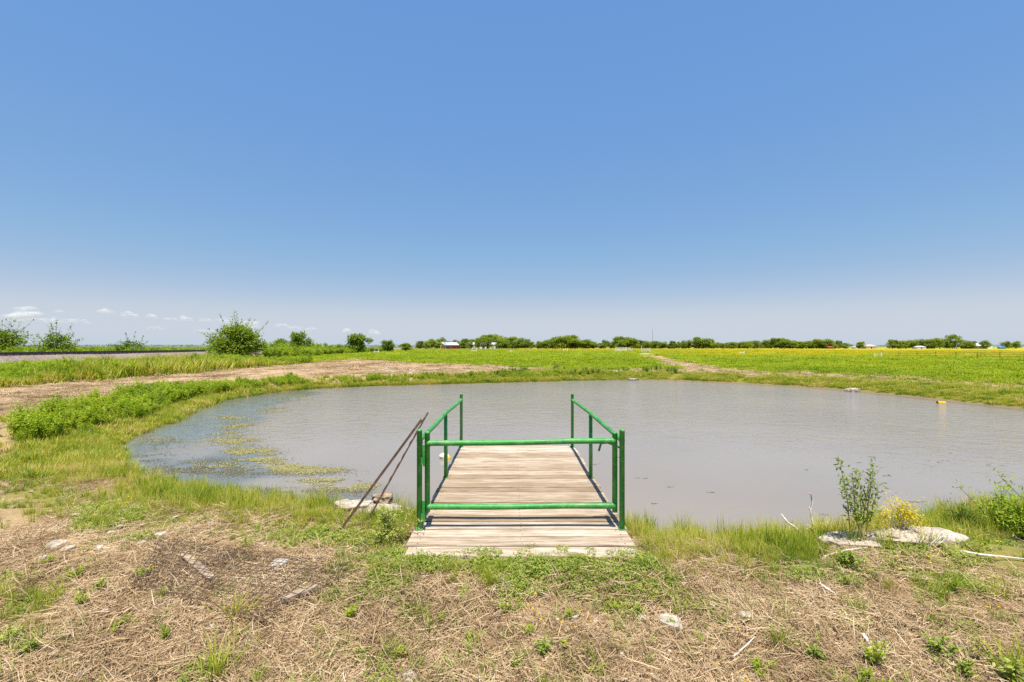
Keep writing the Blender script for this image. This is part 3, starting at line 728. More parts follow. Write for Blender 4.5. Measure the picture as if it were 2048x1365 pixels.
# ---- wire mesh on the ground
quad = [ground_at(268, 1182), ground_at(532, 1264), ground_at(725, 1142), ground_at(325, 1088)]
def mesh_pt(u, v):
    x = (1 - u) * (1 - v) * quad[0][0] + u * (1 - v) * quad[1][0] + u * v * quad[2][0] + (1 - u) * v * quad[3][0]
    y = (1 - u) * (1 - v) * quad[0][1] + u * (1 - v) * quad[1][1] + u * v * quad[2][1] + (1 - u) * v * quad[3][1]
    return x, y
us = np.linspace(0, 1, 23); vsn = np.linspace(0, 1, 12)
UU, VV = np.meshgrid(us, vsn)
wxx, wyy = mesh_pt(UU, VV)
wxx = wxx + .03 * (fbm(wxx * 4, wyy * 4, 90, 2) - .5); wyy = wyy + .04 * (fbm(wxx * 4, wyy * 4, 93, 2) - .5)
wzz = height(wxx.ravel(), wyy.ravel()).reshape(wxx.shape) + .05 + .06 * np.clip(fbm(wxx * 2.3, wyy * 2.3, 95, 2) - .4, 0, 1)
wm = empty('wire_mesh', (float(wxx.mean()), float(wyy.mean()), float(wzz.mean()))); tag(wm, 'rusty welded wire mesh panel lying flat in the dry grass', 'wire mesh')
wl = Vector(wm.location)
for j in range(12):
    mb = MB().tube([Vector((wxx[j, i], wyy[j, i], wzz[j, i])) - wl for i in range(23)], .0055 if j == 0 else .003, 4, False); mb.build('wire', M['rust'] if j < 3 else M['darkwire'], wm)
for i in range(23):
    mb = MB().tube([Vector((wxx[j, i], wyy[j, i], wzz[j, i] + .003)) - wl for j in range(12)], .003, 4, False); mb.build('wire', M['darkwire'], wm)

# ---- floats
def lathe(mb, prof, n=18, ax='z', c=(0, 0, 0)):
    vs = []
    for h, r in prof:
        for k in range(n):
            a_ = 2 * math.pi * k / n
            p = (r * math.cos(a_), r * math.sin(a_), h) if ax == 'z' else (h, r * math.cos(a_), r * math.sin(a_))
            vs.append((p[0] + c[0], p[1] + c[1], p[2] + c[2]))
    fs = [(i * n + k, i * n + (k + 1) % n, (i + 1) * n + (k + 1) % n, (i + 1) * n + k) for i in range(len(prof) - 1) for k in range(n)]
    fs += [tuple(range(n - 1, -1, -1)), tuple((len(prof) - 1) * n + k for k in range(n))]
    mb.add(vs, fs); return mb
M['yplastic'] = plain_mat('yellow_plastic', (.66, .40, .02), .4); M['wplastic'] = plain_mat('white_plastic', (.75, .73, .68), .45)
M['orange'] = plain_mat('orange_plastic', (.62, .25, .02), .5)
x, y = ground_at(893, 917, WATER_Z); fl = empty('pond_float', (x, y, WATER_Z), .15); tag(fl, 'small yellow and white plastic float on the water beside the dock', 'float')
lathe(MB(), [(-.04, .03), (-.03, .075), (0, .095), (.03, .085), (.05, .05), (.055, .01)]).build('base', M['yplastic'], fl, True)
o = lathe(MB(), [(-.10, .012), (-.085, .04), (-.03, .062), (.03, .06), (.08, .035), (.1, .008)], ax='x', c=(-.045, 0, .045)).build('top', M['wplastic'], fl, True)
x, y = ground_at(1882, 807, WATER_Z); fl = empty('plastic_bucket', (x, y, WATER_Z + .01), -.2); fl.scale = (.52, .52, .52); tag(fl, 'yellow plastic bucket floating on its side near the grassy bank', 'bucket')
mb = MB(); n = 20; vs = []
for h, r in ((.27, .115), (.25, .13), (-.22, .155), (-.24, .165), (-.24, .148), (-.2, .145), (.2, .12)):
    for k in range(n): a_ = 2 * math.pi * k / n; vs.append((h, r * math.cos(a_), r * math.sin(a_)))
fs = [(i * n + k, i * n + (k + 1) % n, (i + 1) * n + (k + 1) % n, (i + 1) * n + k) for i in range(6) for k in range(n)] + [tuple(range(n)), tuple(6 * n + k for k in range(n))]
mb.add(vs, fs).build('body', M['yplastic'], fl, True)
lathe(MB(), [(-.19, .10), (-.15, .143), (-.13, .12)], ax='x').build('liner', M['orange'], fl, True)

# ---- algae mats and flecks on the water
m, nt, out = mat('algae'); t = NT(nt)
isl = t.n('NewGeometry').outputs['Random Per Island']
c = t.ramp(isl, [(0, (.13, .12, .06)), (.45, (.25, .23, .085)), (1, (.40, .36, .12))]); t.l(t.principled(c, .7), out.inputs[0]); M['algae'] = m
m, nt, out = mat('drowned_weed'); t = NT(nt)
isl = t.n('NewGeometry').outputs['Random Per Island']
c = t.ramp(isl, [(0, (.07, .075, .05)), (.6, (.14, .14, .085)), (1, (.25, .22, .11))]); t.l(t.principled(c, .6), out.inputs[0]); M['drowned'] = m
def flecks(name, blobs, m, smin, smax, label, cat, z):
    mb = MB()
    pts = np.vstack([np.column_stack([rng.normal(cx, sx * .55, cnt), rng.normal(cy, sy * .55, cnt)]) for cx, cy, sx, sy, cnt in blobs])
    pts = pts[pts[:, 1] > 770]
    FX, FY = ground_at(pts[:, 0], pts[:, 1], WATER_Z)
    ok = (fbm(FX * 2.6, FY * 5.2, 101, 3) > rng.uniform(.33, .54, len(FX))) & (pond_sd(FX, FY) < -.05)
    for x, y in zip(FX[ok], FY[ok]):
        s = R.uniform(smin, smax) * (.7 + y * .035); el = R.uniform(.2, .6); a_ = R.gauss(.1, .35); k = R.randint(5, 7)
        pp = []
        for q in range(k):
            th = 2 * math.pi * q / k; rr_ = s * R.uniform(.5, 1.15); u, v = rr_ * math.cos(th), rr_ * el * math.sin(th)
            pp.append((x + u * math.cos(a_) - v * math.sin(a_), y + u * math.sin(a_) + v * math.cos(a_), z + R.uniform(0, .008)))
        mb.add(pp, [tuple(range(k))])
    return tag(mb.build(name, M[m]), label, cat, kind='stuff')
AL = [(590, 797, 30, 5, 150), (545, 820, 28, 6, 150), (470, 838, 40, 6, 220), (475, 852, 40, 7, 260), (455, 868, 34, 5, 160), (472, 882, 46, 8, 420), (500, 905, 48, 10, 520), (520, 920, 44, 7, 420),
      (560, 934, 55, 6, 380), (605, 941, 55, 7, 420), (660, 940, 30, 3, 110), (650, 962, 50, 4, 160), (700, 973, 55, 7, 380), (440, 931, 60, 5, 160), (320, 880, 50, 8, 60)]
flecks('algae_mat', AL * 11, 'algae', .008, .022, 'patchy yellow green algae floating on the shallow end of the pond', 'algae', WATER_Z + .003)
DR = [(430, 930, 90, 14, 700), (360, 942, 80, 12, 600), (480, 945, 90, 10, 500), (300, 915, 40, 10, 250), (330, 885, 60, 14, 250), (420, 850, 60, 18, 250), (560, 985, 90, 8, 400), (680, 985, 70, 8, 350), (480, 985, 90, 10, 400),
      (560, 800, 60, 10, 260), (500, 810, 60, 10, 240), (620, 945, 80, 8, 300), (430, 800, 50, 8, 300), (560, 786, 70, 5, 300), (680, 779, 60, 3, 200)]
flecks('drowned_weed', DR * 5, 'drowned', .006, .02, 'dark drowned weed breaking the surface of the shallow water', 'water weed', WATER_Z + .001)
mb = MB()
for px_, py_ in [(1510, 872), (1278, 956), (1290, 957), (1770, 953), (1855, 922), (1880, 925), (1740, 915), (1748, 915), (1756, 986), (1750, 982), (1900, 906), (1920, 975), (1975, 931), (1720, 926), (1865, 934), (1615, 940), (1187, 930), (1194, 929),
               (1240, 915), (1420, 985), (1340, 975), (1310, 1008), (2005, 932), (1890, 921), (1760, 985), (1825, 1005), (1838, 1005), (1852, 1004), (1550, 1056), (1565, 1060), (1580, 1045), (1530, 1050), (1650, 1030), (1600, 880), (1690, 840)]:
    for q in range(3):
        x, y = ground_at(px_ + R.uniform(-6, 6), py_ + R.uniform(-1, 1), WATER_Z); a_ = R.uniform(-.5, .5); L = R.uniform(.02, .06); w_ = R.uniform(.005, .012)
        mb.add([(x - L * math.cos(a_), y - L * math.sin(a_), WATER_Z + .004), (x, y - w_, WATER_Z + .006), (x + L * math.cos(a_), y + L * math.sin(a_), WATER_Z + .004), (x, y + w_, WATER_Z + .006)], [(0, 1, 2, 3)])
tag(mb.build('floating_debris', M['drowned']), 'tiny dark leaf bits drifting on the open water', 'debris', kind='stuff')

# ================================================================== GROUND COVER
def straw_clump(n, rad_, lmin, lmax, w, spikes=.05):
    mb = MB()
    for _ in range(n):
        r_ = rad_ * math.sqrt(R.random()); a_ = R.uniform(0, 6.283); x, y = r_ * math.cos(a_), r_ * math.sin(a_)
        az = R.uniform(0, 6.283); L = R.uniform(lmin, lmax) * (1 if R.random() < .85 else 1.5); ww = w * R.uniform(.5, 1.2); z0 = R.uniform(.001, .022); tilt = R.gauss(0, .10); bend = R.gauss(0, .35)
        if R.random() < spikes: tilt = R.uniform(.4, 1.2)
        dx, dy = math.cos(az), math.sin(az); nx, ny = -dy, dx; vs = []
        for i in range(4):
            s = (i / 3) * L; b_ = bend * (i / 3) ** 2 * L
            cx, cy, cz = x + dx * s * math.cos(tilt) + nx * b_, y + dy * s * math.cos(tilt) + ny * b_, z0 + s * math.sin(tilt) - (.004 * i if tilt < .2 else 0)
            cz = max(cz, .0005)
            q = ww * (.5 if i < 3 else .25)
            vs += [(cx - nx * q, cy - ny * q, cz + .0012), (cx + nx * q, cy + ny * q, cz - .0005)]
        mb.add(vs, [(0, 1, 3, 2), (2, 3, 5, 4), (4, 5, 7, 6)])
    return mb.mesh('straw_clump', M['straw'])
source('straw', [straw_clump(125, .20, .03, .13, .0033) for _ in range(6)])
source('coarse_straw', [straw_clump(130, .9, .15, .45, .024, .004) for _ in range(4)])
def grass_clump(n, rad_, hmin, hmax, w, mname, lean=.25, curl=.8, seg=3):
    mb = MB()
    for _ in range(n):
        r_ = rad_ * abs(R.gauss(0, .5)); a_ = R.uniform(0, 6.283)
        blade(mb, r_ * math.cos(a_), r_ * math.sin(a_), -.01, a_ + R.gauss(0, .9), abs(R.gauss(0, lean)), R.uniform(hmin, hmax), w * R.uniform(.6, 1.3), R.gauss(curl, .4), seg)
    return mb.mesh('grass_clump', M[mname])
source('bank', [grass_clump(46, .09, .09, .30, .0065, 'blade', .22, .8) for _ in range(6)])
source('tall', [grass_clump(40, .07, .20, .42, .008, 'blade', .14, .55) for _ in range(5)])
source('shorttuft', [grass_clump(30, .06, .04, .12, .005, 'creep', .5, .9) for _ in range(5)])
source('far_grass', [grass_clump(70, .42, .16, .42, .03, 'blade', .3, .8, 2) for _ in range(5)])
source('meadow', [grass_clump(80, .5, .14, .36, .04, 'meadow', .4, .8, 2) for _ in range(5)])
def creeper(n, rad_, L):
    mb = MB()
    for _ in range(n):
        r_ = rad_ * math.sqrt(R.random()); a_ = R.uniform(0, 6.283); z = R.uniform(.004, .05) * (1 - .6 * r_ / rad_)
        for k in range(R.randint(2, 4)):
            leaf(mb, (r_ * math.cos(a_), r_ * math.sin(a_), z), R.uniform(0, 6.283), R.uniform(-.1, .9), L * R.uniform(.6, 1.3), L * .42, .15, R.gauss(0, .4))
    return mb.mesh('creeping_weed', M['creep'])
source('creeper', [creeper(60, .13, .026) for _ in range(6)])
def bushy(n_stem, h, spread, n_leaf, L, mname, droop=.3):
    mb = MB()
    for _ in range(n_stem):
        az = R.uniform(0, 6.283); ln = abs(R.gauss(0, .45)) * spread; hh_ = h * R.uniform(.65, 1.1); bx, by = R.gauss(0, .09 * spread * h), R.gauss(0, .09 * spread * h)
        top = Vector((bx + math.cos(az) * ln * h, by + math.sin(az) * ln * h, hh_))
        mb.tube([(bx, by, 0), (bx * .6 + top.x * .4, by * .6 + top.y * .4, hh_ * .55), top], [.006, .0045, .002], 3, False)
        for k in range(n_leaf):
            f = R.uniform(.18, 1.02) ** .8; p = Vector((bx, by, 0)).lerp(top, f) + Vector((R.gauss(0, .03), R.gauss(0, .03), R.gauss(0, .02))) * (h / .5)
            leaf(mb, p, R.uniform(0, 6.283), R.gauss(.3, .45) - droop * R.random(), L * R.uniform(.6, 1.3), L * .36, .12, R.gauss(0, .5))
    return mb.mesh('bushy_weed', M[mname])
source('lush', [bushy(9, .50, .8, 46, .066, 'lush') for _ in range(4)] + [bushy(8, .60, .6, 44, .06, 'lush')] + [grass_clump(60, .22, .25, .55, .012, 'blade', .3, .7)])
source('darkweed', [bushy(8, .55, .8, 26, .095, 'dark') for _ in range(4)])
source('tallweed', [bushy(9, 1.5, .5, 34, .26, 'lush') for _ in range(3)] + [bushy(9, 1.5, .5, 34, .26, 'dark') for _ in range(2)])
def flower_clump(n, rad_, h, s):
    mb = MB()
    for _ in range(n):
        r_ = rad_ * math.sqrt(R.random()); a_ = R.uniform(0, 6.283); z = h * R.uniform(.6, 1.1)
        for k in range(5): leaf(mb, (r_ * math.cos(a_), r_ * math.sin(a_), z), k * 1.257 + R.random(), R.uniform(.05, .5), s * .5, s * .42, .1)
    return mb.mesh('flower_clump', M['petal'])
source('flowers', [flower_clump(3, .09, .12, .017) for _ in range(4)])
source('flowerfield', [flower_clump(30, .9, .34, .11) for _ in range(4)])

# --- straw, close by
X, Y = polar(15000, 1.6, 11, -70, 70)
ex, ey = rng.uniform(-4, 4, 700), rng.uniform(-4, 1.2, 700)
X = np.concatenate([X, ex]); Y = np.concatenate([Y, ey])
d = pond_sd(X, Y); st, gr, lu, fw, mu = zones(X, Y, d)
bare = fbm(X * .9, Y * .9, 111, 3)
bare = bare - .05 * (poly_sd(X, Y, quad) < .1)
k = (d > .45) & (rng.random(len(X)) < (st * (.30 + 1.1 * sstep(.38, .58, bare)) + .26 * gr)) & ~((np.abs(X - .09) < 1.1) & (Y > 3.85) & (Y < 9))
X, Y = X[k], Y[k]
# keep the density even over the ground rather than over the view
k = rng.random(len(X)) < np.clip((np.hypot(X, Y) / 5.0) ** 2 * 1.0 + .42, 0, 1); X, Y = X[k], Y[k]
P = np.stack([X, Y, height(X, Y) + .002], 1)
scatter('dry_straw', src_coll['straw'], P, rng.uniform(.75, 1.25, len(X)), 'flattened dry straw litter covering the mown ground by the pond', 'straw')
m, nt, out = mat('soil_clod'); t = NT(nt)
isl = t.n('ObjectInfo').outputs['Random']
t.l(t.principled(t.ramp(isl, [(0, (.17, .11, .065)), (.6, (.33, .23, .14)), (.9, (.45, .35, .24)), (1, (.6, .53, .44))]), .95), out.inputs[0])
clods = [rock_mesh(80 + k, 1, .85, .6, 1, rough=.35) for k in range(4)]
for cme in clods: cme.materials.append(m)
source('clods', clods)
X, Y = polar(16000, 1.6, 8, -70, 70); d = pond_sd(X, Y); st, gr, lu, fw, mu = zones(X, Y, d)
k = (d > .5) & (rng.random(len(X)) < (st * (1 - .85 * sstep(.40, .56, fbm(X * .9, Y * .9, 111, 3))) * .8 + .03)) & ~((np.abs(X - .09) < 1.1) & (Y > 3.85)); X, Y = X[k], Y[k]
scatter('soil_clods', src_coll['clods'], np.stack([X, Y, height(X, Y) + .003], 1), rng.uniform(.004, .019, len(X)) * rng.uniform(.5, 1.2, len(X)), 'crumbled clods of bare brown soil between the straw', 'soil')
# --- straw on the mown strips further off
X, Y = polar(16000, 9, 75, -68, 68); d = pond_sd(X, Y); st, gr, lu, fw, mu = zones(X, Y, d)
k = (d > .8) & (rng.random(len(X)) < st * .8 * (.3 + sstep(.35, .55, fbm(X * .3, Y * .3, 115, 3)))); X, Y = X[k], Y[k]
P = np.stack([X, Y, height(X, Y) + .004], 1)
scatter('mown_straw', src_coll['coarse_straw'], P, np.clip(np.hypot(X, Y) / 40, .28, 1.2), 'dry mown grass on the track round the pond', 'straw')
# --- near bank grass
X, Y = polar(46000, 3.0, 14, -68, 68); d = pond_sd(X, Y); st, gr, lu, fw, mu = zones(X, Y, d)
r = np.hypot(X, Y); dens = fbm(X * 1.3, Y * 1.3, 121, 3)
edge = sstep(-.22, .0, d) * (1 - sstep(.7, 1.6, d))
left = sstep(-1, -4, X) if False else (1 - sstep(-5, -2.5, X))
w = np.maximum(edge * (.35 + .65 * sstep(.35, .55, dens)), left * sstep(0, .3, d) * gr * (.25 + .55 * sstep(.4, .6, dens)))
w = np.maximum(w, .06 * gr * (d > .2))
w = w * np.clip(.5 + d, .0, 1)
ondock = (X > -1.05) & (X < 1.22) & (Y > 3.8) & (Y < 9)
clear = ((X > 2.95) & (X < 4.75) & (Y > 3.75) & (Y < 4.62)) | ((X > -2.25) & (X < -1.3) & (Y > 5.3) & (Y < 6.2))
k = (rng.random(len(X)) < w * .8) & ~ondock & (d > -.25) & ~(clear & (rng.random(len(X)) < .9)); X, Y, d = X[k], Y[k], d[k]
P = np.stack([X, Y, height(X, Y, d)], 1)
hs = (.5 + .5 * (1 - sstep(.3, 1.3, d))) * rng.uniform(.55, 1.2, len(X)) * (.45 + 1.1 * fbm(X * 1.1, Y * 1.1, 127, 3))
scatter('bank_grass', src_coll['bank'], P, hs, 'yellow green grass fringing the near bank of the pond', 'grass')
X, Y = polar(9000, 4.5, 9, -50, 60); d = pond_sd(X, Y)
ondock = (X > -1.12) & (X < 1.26) & (Y < 9)
k = (d > -.18) & (d < .55) & (fbm(X * 1.7, Y * 1.7, 131, 3) > .45) & ~ondock & (rng.random(len(X)) < .8) & ~((X > -2.3) & (X < -1.25) & (d > -.1))
X, Y, d = X[k], Y[k], d[k]
scatter('shore_reeds', src_coll['tall'], np.stack([X, Y, height(X, Y, d)], 1), rng.uniform(.55, 1.0, len(X)), 'taller grass blades standing right at the near waterline', 'grass')
# --- creeping weeds and short tufts
X, Y = polar(24000, 1.7, 11, -68, 68); d = pond_sd(X, Y); st, gr, lu, fw, mu = zones(X, Y, d)
patch = fbm(X * 1.6, Y * 1.6, 141, 3)
pre = np.exp(-(((X - .0) / 1.5) ** 4 + ((Y - 3.72) / .42) ** 4))
w = np.maximum(gr * sstep(.44, .60, patch) * .55, .05 * sstep(.6, .7, patch)); w = np.maximum(w, pre * .42 * sstep(.40, .58, patch) * (1 - .75 * sstep(3.72, 3.9, Y)))
ondeck = (X > -.98) & (X < 1.16) & (Y > 3.98) & (Y < 9)
k = (d > .1) & (rng.random(len(X)) < w) & ~ondeck; X, Y, d = X[k], Y[k], d[k]
scatter('creeping_weeds', src_coll['creeper'], np.stack([X, Y, height(X, Y, d) + .004], 1), rng.uniform(.55, 1.15, len(X)), 'low creeping green weeds spreading in front of the dock', 'weeds')
X, Y = rng.uniform(-.9, 1.15, 60), rng.uniform(3.96, 4.2, 60)
k = rng.random(60) < np.where(Y > 4.1, .3, .8) * (.35 + .65 * (fbm(X * 2.2, Y * 2.2, 143, 2) > .5)); X, Y = X[k], Y[k]
scatter('weed_runners', src_coll['creeper'], np.stack([X, Y, np.full(len(X), DECK_Z - .008)], 1), rng.uniform(.45, .8, len(X)), 'weed runners creeping over the first boards of the dock', 'weeds', sz=np.full(len(X), .35))
X, Y = rng.uniform(-1.0, 1.2, 150), rng.uniform(3.80, 3.985, 150)
k = fbm(X * 2.4, Y * 2.4, 147, 2) > .50; X, Y = X[k], Y[k]
scatter('edge_weeds', src_coll['creeper'], np.stack([X, Y, height(X, Y) + .015], 1), rng.uniform(.6, 1.0, len(X)), 'small weeds pressing against the front edge of the dock', 'weeds', sz=rng.uniform(.5, 1.1, len(X)))
X, Y = polar(9000, 1.7, 11, -68, 68); d = pond_sd(X, Y); st, gr, lu, fw, mu = zones(X, Y, d)
w = .16 + .5 * gr + .25 * (fbm(X * 1.1, Y * 1.1, 151, 3) > .56)
ondeck = (X > -1.0) & (X < 1.18) & (Y > 3.95) & (Y < 9)
k = (d > .15) & (rng.random(len(X)) < w * .6) & ~ondeck; X, Y, d = X[k], Y[k], d[k]
scatter('short_tufts', src_coll['shorttuft'], np.stack([X, Y, height(X, Y, d)], 1), rng.uniform(.6, 1.5, len(X)), 'short green grass shoots scattered through the dry straw', 'grass')
def along_shore(N, d0, d1, power=1.0):
    A = SHORE; B = np.roll(SHORE, -1, 0); L = np.hypot(*(B - A).T); i = rng.choice(len(A), N, p=L / L.sum())
    t_ = rng.random(N)[:, None]; p = A[i] * (1 - t_) + B[i] * t_
    T = (B[i] - A[i]) / L[i][:, None]; nrm_ = np.column_stack([T[:, 1], -T[:, 0]])
    area = .5 * np.sum(A[:, 0] * B[:, 1] - B[:, 0] * A[:, 1])
    if area < 0: nrm_ = -nrm_
    o = p + nrm_ * (d0 + (d1 - d0) * rng.random(N) ** power)[:, None]
    return o[:, 0], o[:, 1]
# --- lush band on the left bank
X, Y = polar(16000, 9, 46, -62, 12); d = pond_sd(X, Y); lu = soft(X, Y, LUSH_BAND, .02, 53)
k = (d > .7) & (rng.random(len(X)) < lu * .55 * np.where(X > -7, .6, 1)); X, Y, d = X[k], Y[k], d[k]
sc = rng.uniform(.65, 1.15, len(X)) * np.where(Y > 22, .85, 1.0)
sx_, sy_ = along_shore(9000, .8, 2.6); q = 1024 + LENS_PX * sx_ / np.maximum(sy_, .1); sd_ = pond_sd(sx_, sy_)
k = (sy_ > 13) & (q > 240) & (q < 1240) & (sd_ > .6) & (sd_ < 1.9 + .9 * (q < 600)) & (rng.random(len(q)) < np.where(q < 620, .8, .42)); sx_, sy_, sd_, q = sx_[k], sy_[k], sd_[k], q[k]
sc2 = rng.uniform(.5, .95, len(sx_)) * np.where(q < 620, 1.0, .78) * (.2 + 1.3 * fbm(sx_ * .8, sy_ * .8, 191, 3))
sc = sc * (.15 + 1.35 * fbm(X * .9, Y * .9, 193, 3))
X = np.concatenate([X, sx_]); Y = np.concatenate([Y, sy_]); d = np.concatenate([d, sd_]); sc = np.concatenate([sc, sc2])
scatter('lush_weeds', src_coll['lush'], np.stack([X, Y, height(X, Y, d)], 1), sc, 'bright green leafy weeds growing in a thick band along the bank', 'weeds')
# --- far and side banks
X, Y = polar(60000, 10, 50, -64, 64); d = pond_sd(X, Y); st, gr, lu, fw, mu = zones(X, Y, d)
k = (d > -.05) & (d < 9) & (rng.random(len(X)) < gr * (1 - .7 * lu) * .30 * np.where(X > 6, .8, 1)) & (rng.random(len(X)) > mu); X, Y, d = X[k], Y[k], d[k]
rr_ = np.hypot(X, Y)
sc = np.clip(rr_ / 26, .42, 1.1) * rng.uniform(.7, 1.2, len(X)) * np.where(X > 4, .62, 1.0)
sx_, sy_ = along_shore(14000, -.05, 4.0, 1.3); sd_ = pond_sd(sx_, sy_); rr2 = np.hypot(sx_, sy_); mu2 = zones(sx_, sy_, sd_)[4]; st2 = zones(sx_, sy_, sd_)[0]
k = (rr2 > 12.5) & (sy_ > 8) & (sd_ > -.1) & (rng.random(len(sx_)) > mu2 * 1.2) & (rng.random(len(sx_)) > st2 * .85); sx_, sy_, sd_, rr2 = sx_[k], sy_[k], sd_[k], rr2[k]
sc2 = np.clip(rr2 / 34, .35, .8) * rng.uniform(.5, 1.1, len(sx_)) * np.where(sx_ > 4, .7, 1.0) * (.6 + .75 * fbm(sx_ * .5, sy_ * .5, 195, 2))
X = np.concatenate([X, sx_]); Y = np.concatenate([Y, sy_]); d = np.concatenate([d, sd_]); sc = np.concatenate([sc, sc2])
scatter('far_bank_grass', src_coll['far_grass'], np.stack([X, Y, height(X, Y, d)], 1), sc, 'olive green grass covering the far banks of the pond', 'grass')
X, Y = polar(14000, 18, 50, -40, 24); d = pond_sd(X, Y); st, gr, lu, fw, mu = zones(X, Y, d)
k = (d > 1.0) & (d < 8) & (rng.random(len(X)) < gr * .6 * sstep(.45, .6, fbm(X * .35, Y * .35, 161, 3))); X, Y, d = X[k], Y[k], d[k]
scatter('dark_weeds', src_coll['darkweed'], np.stack([X, Y, height(X, Y, d)], 1), rng.uniform(.5, .95, len(X)), 'darker weeds in clumps on the far bank', 'weeds')
# --- meadow
X, Y = polar(42000, 17, 330, -64, 64); d = pond_sd(X, Y); st, gr, lu, fw, mu = zones(X, Y, d)
k = (d > 6) & (rng.random(len(X)) < gr * .85); X, Y, fw = X[k], Y[k], fw[k]; rr_ = np.hypot(X, Y)
scatter('meadow_grass', src_coll['meadow'], np.stack([X, Y, height(X, Y)], 1), np.clip(rr_ / 40, .6, 3.2) * rng.uniform(.7, 1.25, len(X)), 'bright green meadow grass beyond the pond', 'grass', sz=np.clip(rr_ / 60, .6, 1.1) * rng.uniform(.5, 1.2, len(X)))
X, Y = polar(16000, 60, 420, -20, 60); st, gr, lu, fw, mu = zones(X, Y)
k = (rng.random(len(X)) < fw * .55) & ~((np.abs(1024 + LENS_PX * X / Y - 1268) < 46) & (Y > 110) & (Y < 186)); X, Y = X[k], Y[k]; rr_ = np.hypot(X, Y)
scatter('yellow_wildflowers', src_coll['flowerfield'], np.stack([X, Y, height(X, Y)], 1), np.clip(rr_ / 110, .8, 3), 'sheet of yellow wildflowers across the far meadow', 'flowers', sz=np.full(len(X), 1.0))
# --- weeds between the track and the railway, and along the railway bank
X, Y = polar(26000, 20, 60, -66, -18); d = pond_sd(X, Y); st, gr, lu, fw, mu = zones(X, Y, d)
side = X - (-45 - .136 * (Y - 40))
k = (d > 6) & (side > 4.6) & (rng.random(len(X)) < gr * .75); X, Y, side = X[k], Y[k], side[k]
sc = rng.uniform(.7, 1.35, len(X)) * np.clip(np.hypot(X, Y) / 32, .7, 1.2) * (.25 + 1.5 * fbm(X * .22, Y * .22, 197, 3))
g2_ = rng.random(len(X)) < sstep(.46, .56, fbm(X * .15, Y * .15, 199, 3))
scatter('trackside_grass', src_coll['far_grass'], np.stack([X[g2_], Y[g2_], height(X[g2_], Y[g2_])], 1), sc[g2_] * 1.5, 'rough yellowing grass between the trackside weeds', 'grass')
X, Y, sc = X[~g2_], Y[~g2_], sc[~g2_]
scatter('trackside_weeds', src_coll['lush'], np.stack([X, Y, height(X, Y)], 1), sc, 'rank green weeds between the mown track and the railway', 'weeds')
X, Y = polar(9000, 55, 190, -35, -9); side = X - (-45 - .136 * (Y - 40))
px_ = 1024 + LENS_PX * X / Y
k = (side > 1.5) & (side < 11 + 6 * fbm(Y * .05, X * .05, 171, 2)) & (px_ < 880) & (px_ > 528 + 12 * vnoise(Y, X, 3)) & (rng.random(len(X)) < .8); X, Y, side = X[k], Y[k], side[k]
zb = np.clip((5.2 - side) / 3.0, 0, 1) * 1.2
scatter('railside_weeds', src_coll['tallweed'], np.stack([X, Y, zb + height(X, Y)], 1), rng.uniform(.6, 1.2, len(X)) * (.55 + .9 * fbm(X * .12, Y * .12, 201, 3)), 'tall overgrown weeds and scrub on the railway bank', 'weeds')
X, Y = polar(5000, 58, 300, -62, -20); side = X - (-45 - .136 * (Y - 40))
k = (side < -7) & (rng.random(len(X)) < .6); X, Y = X[k], Y[k]
scatter('beyond_rail_weeds', src_coll['tallweed'], np.stack([X, Y, np.full(len(X), .1)], 1), rng.uniform(.8, 1.15, len(X)) * np.clip(np.hypot(X, Y) / 110, .8, 1.4), 'green scrub on the flat land beyond the railway', 'weeds', sz=rng.uniform(.8, 1.15, len(X)))
# --- wildflowers by the near bank
X, Y = polar(1800, 2.6, 6.5, 22, 62); d = pond_sd(X, Y)
gg = soft(X, Y, GREEN_RIGHT, .08, 49)
k = (d > .1) & (rng.random(len(X)) < .08 * gg + .006); X, Y = X[k], Y[k]
P = np.stack([X, Y, height(X, Y)], 1)
ex = np.array([ground_at(x_, y_, .02) for x_, y_ in [(170, 1140), (150, 1150), (310, 1165), (160, 1020), (1035, 1240), (1065, 1238), (1110, 1285), (1120, 1290), (1185, 1268), (250, 1025), (235, 1030)]])
P = np.vstack([P, np.column_stack([ex, height(ex[:, 0], ex[:, 1])])])
scatter('yellow_flower_heads', src_coll['flowers'], P, rng.uniform(.8, 1.5, len(P)), 'small yellow flowers dotted among the bank weeds', 'flowers')

# ================================================================== SINGLE PLANTS
def weed_mesh(n_stem, h, n_leaf, L, mname='creep', spread=1.0): return bushy(n_stem, h, spread, n_leaf, L, mname)
weed_meshes = [weed_mesh(8, .15, 16, .045, 'creep', 1.1), weed_mesh(10, .13, 15, .04, 'lush', 1.3), weed_mesh(7, .19, 18, .04, 'lush', .8), weed_mesh(9, .12, 14, .05, 'creep', 1.4)]
spots = [(195, 1187, 1.2), (155, 1158, 1.2), (165, 1215, .9), (283, 1158, 1.2), (250, 1255, .8), (225, 1265, .8), (330, 1285, .8), (1085, 1302, 1.0), (1125, 1290, .9), (1060, 1265, .8), (1030, 1330, .7), (1200, 1345, 1.0), (1272, 1222, 1.1),
         (1230, 1215, 1.0), (1140, 1230, .8), (1010, 1220, .8), (1630, 1310, 1.3), (1515, 1330, 1.0), (1745, 1320, 1.4), (1880, 1298, 1.5), (1925, 1338, 1.3), (1730, 1355, 1.2), (700, 1240, .9), (720, 1318, 1.0), (880, 1240, .9), (940, 1278, .9), (800, 1310, .8),
         (20, 1290, 1.3), (60, 1310, 1.2), (100, 1130, 1.0), (1905, 1180, 1.0), (1690, 1165, 1.2), (2015, 1345, 1.8), (1865, 1235, .8), (1345, 1245, .6), (1450, 1240, .6)]
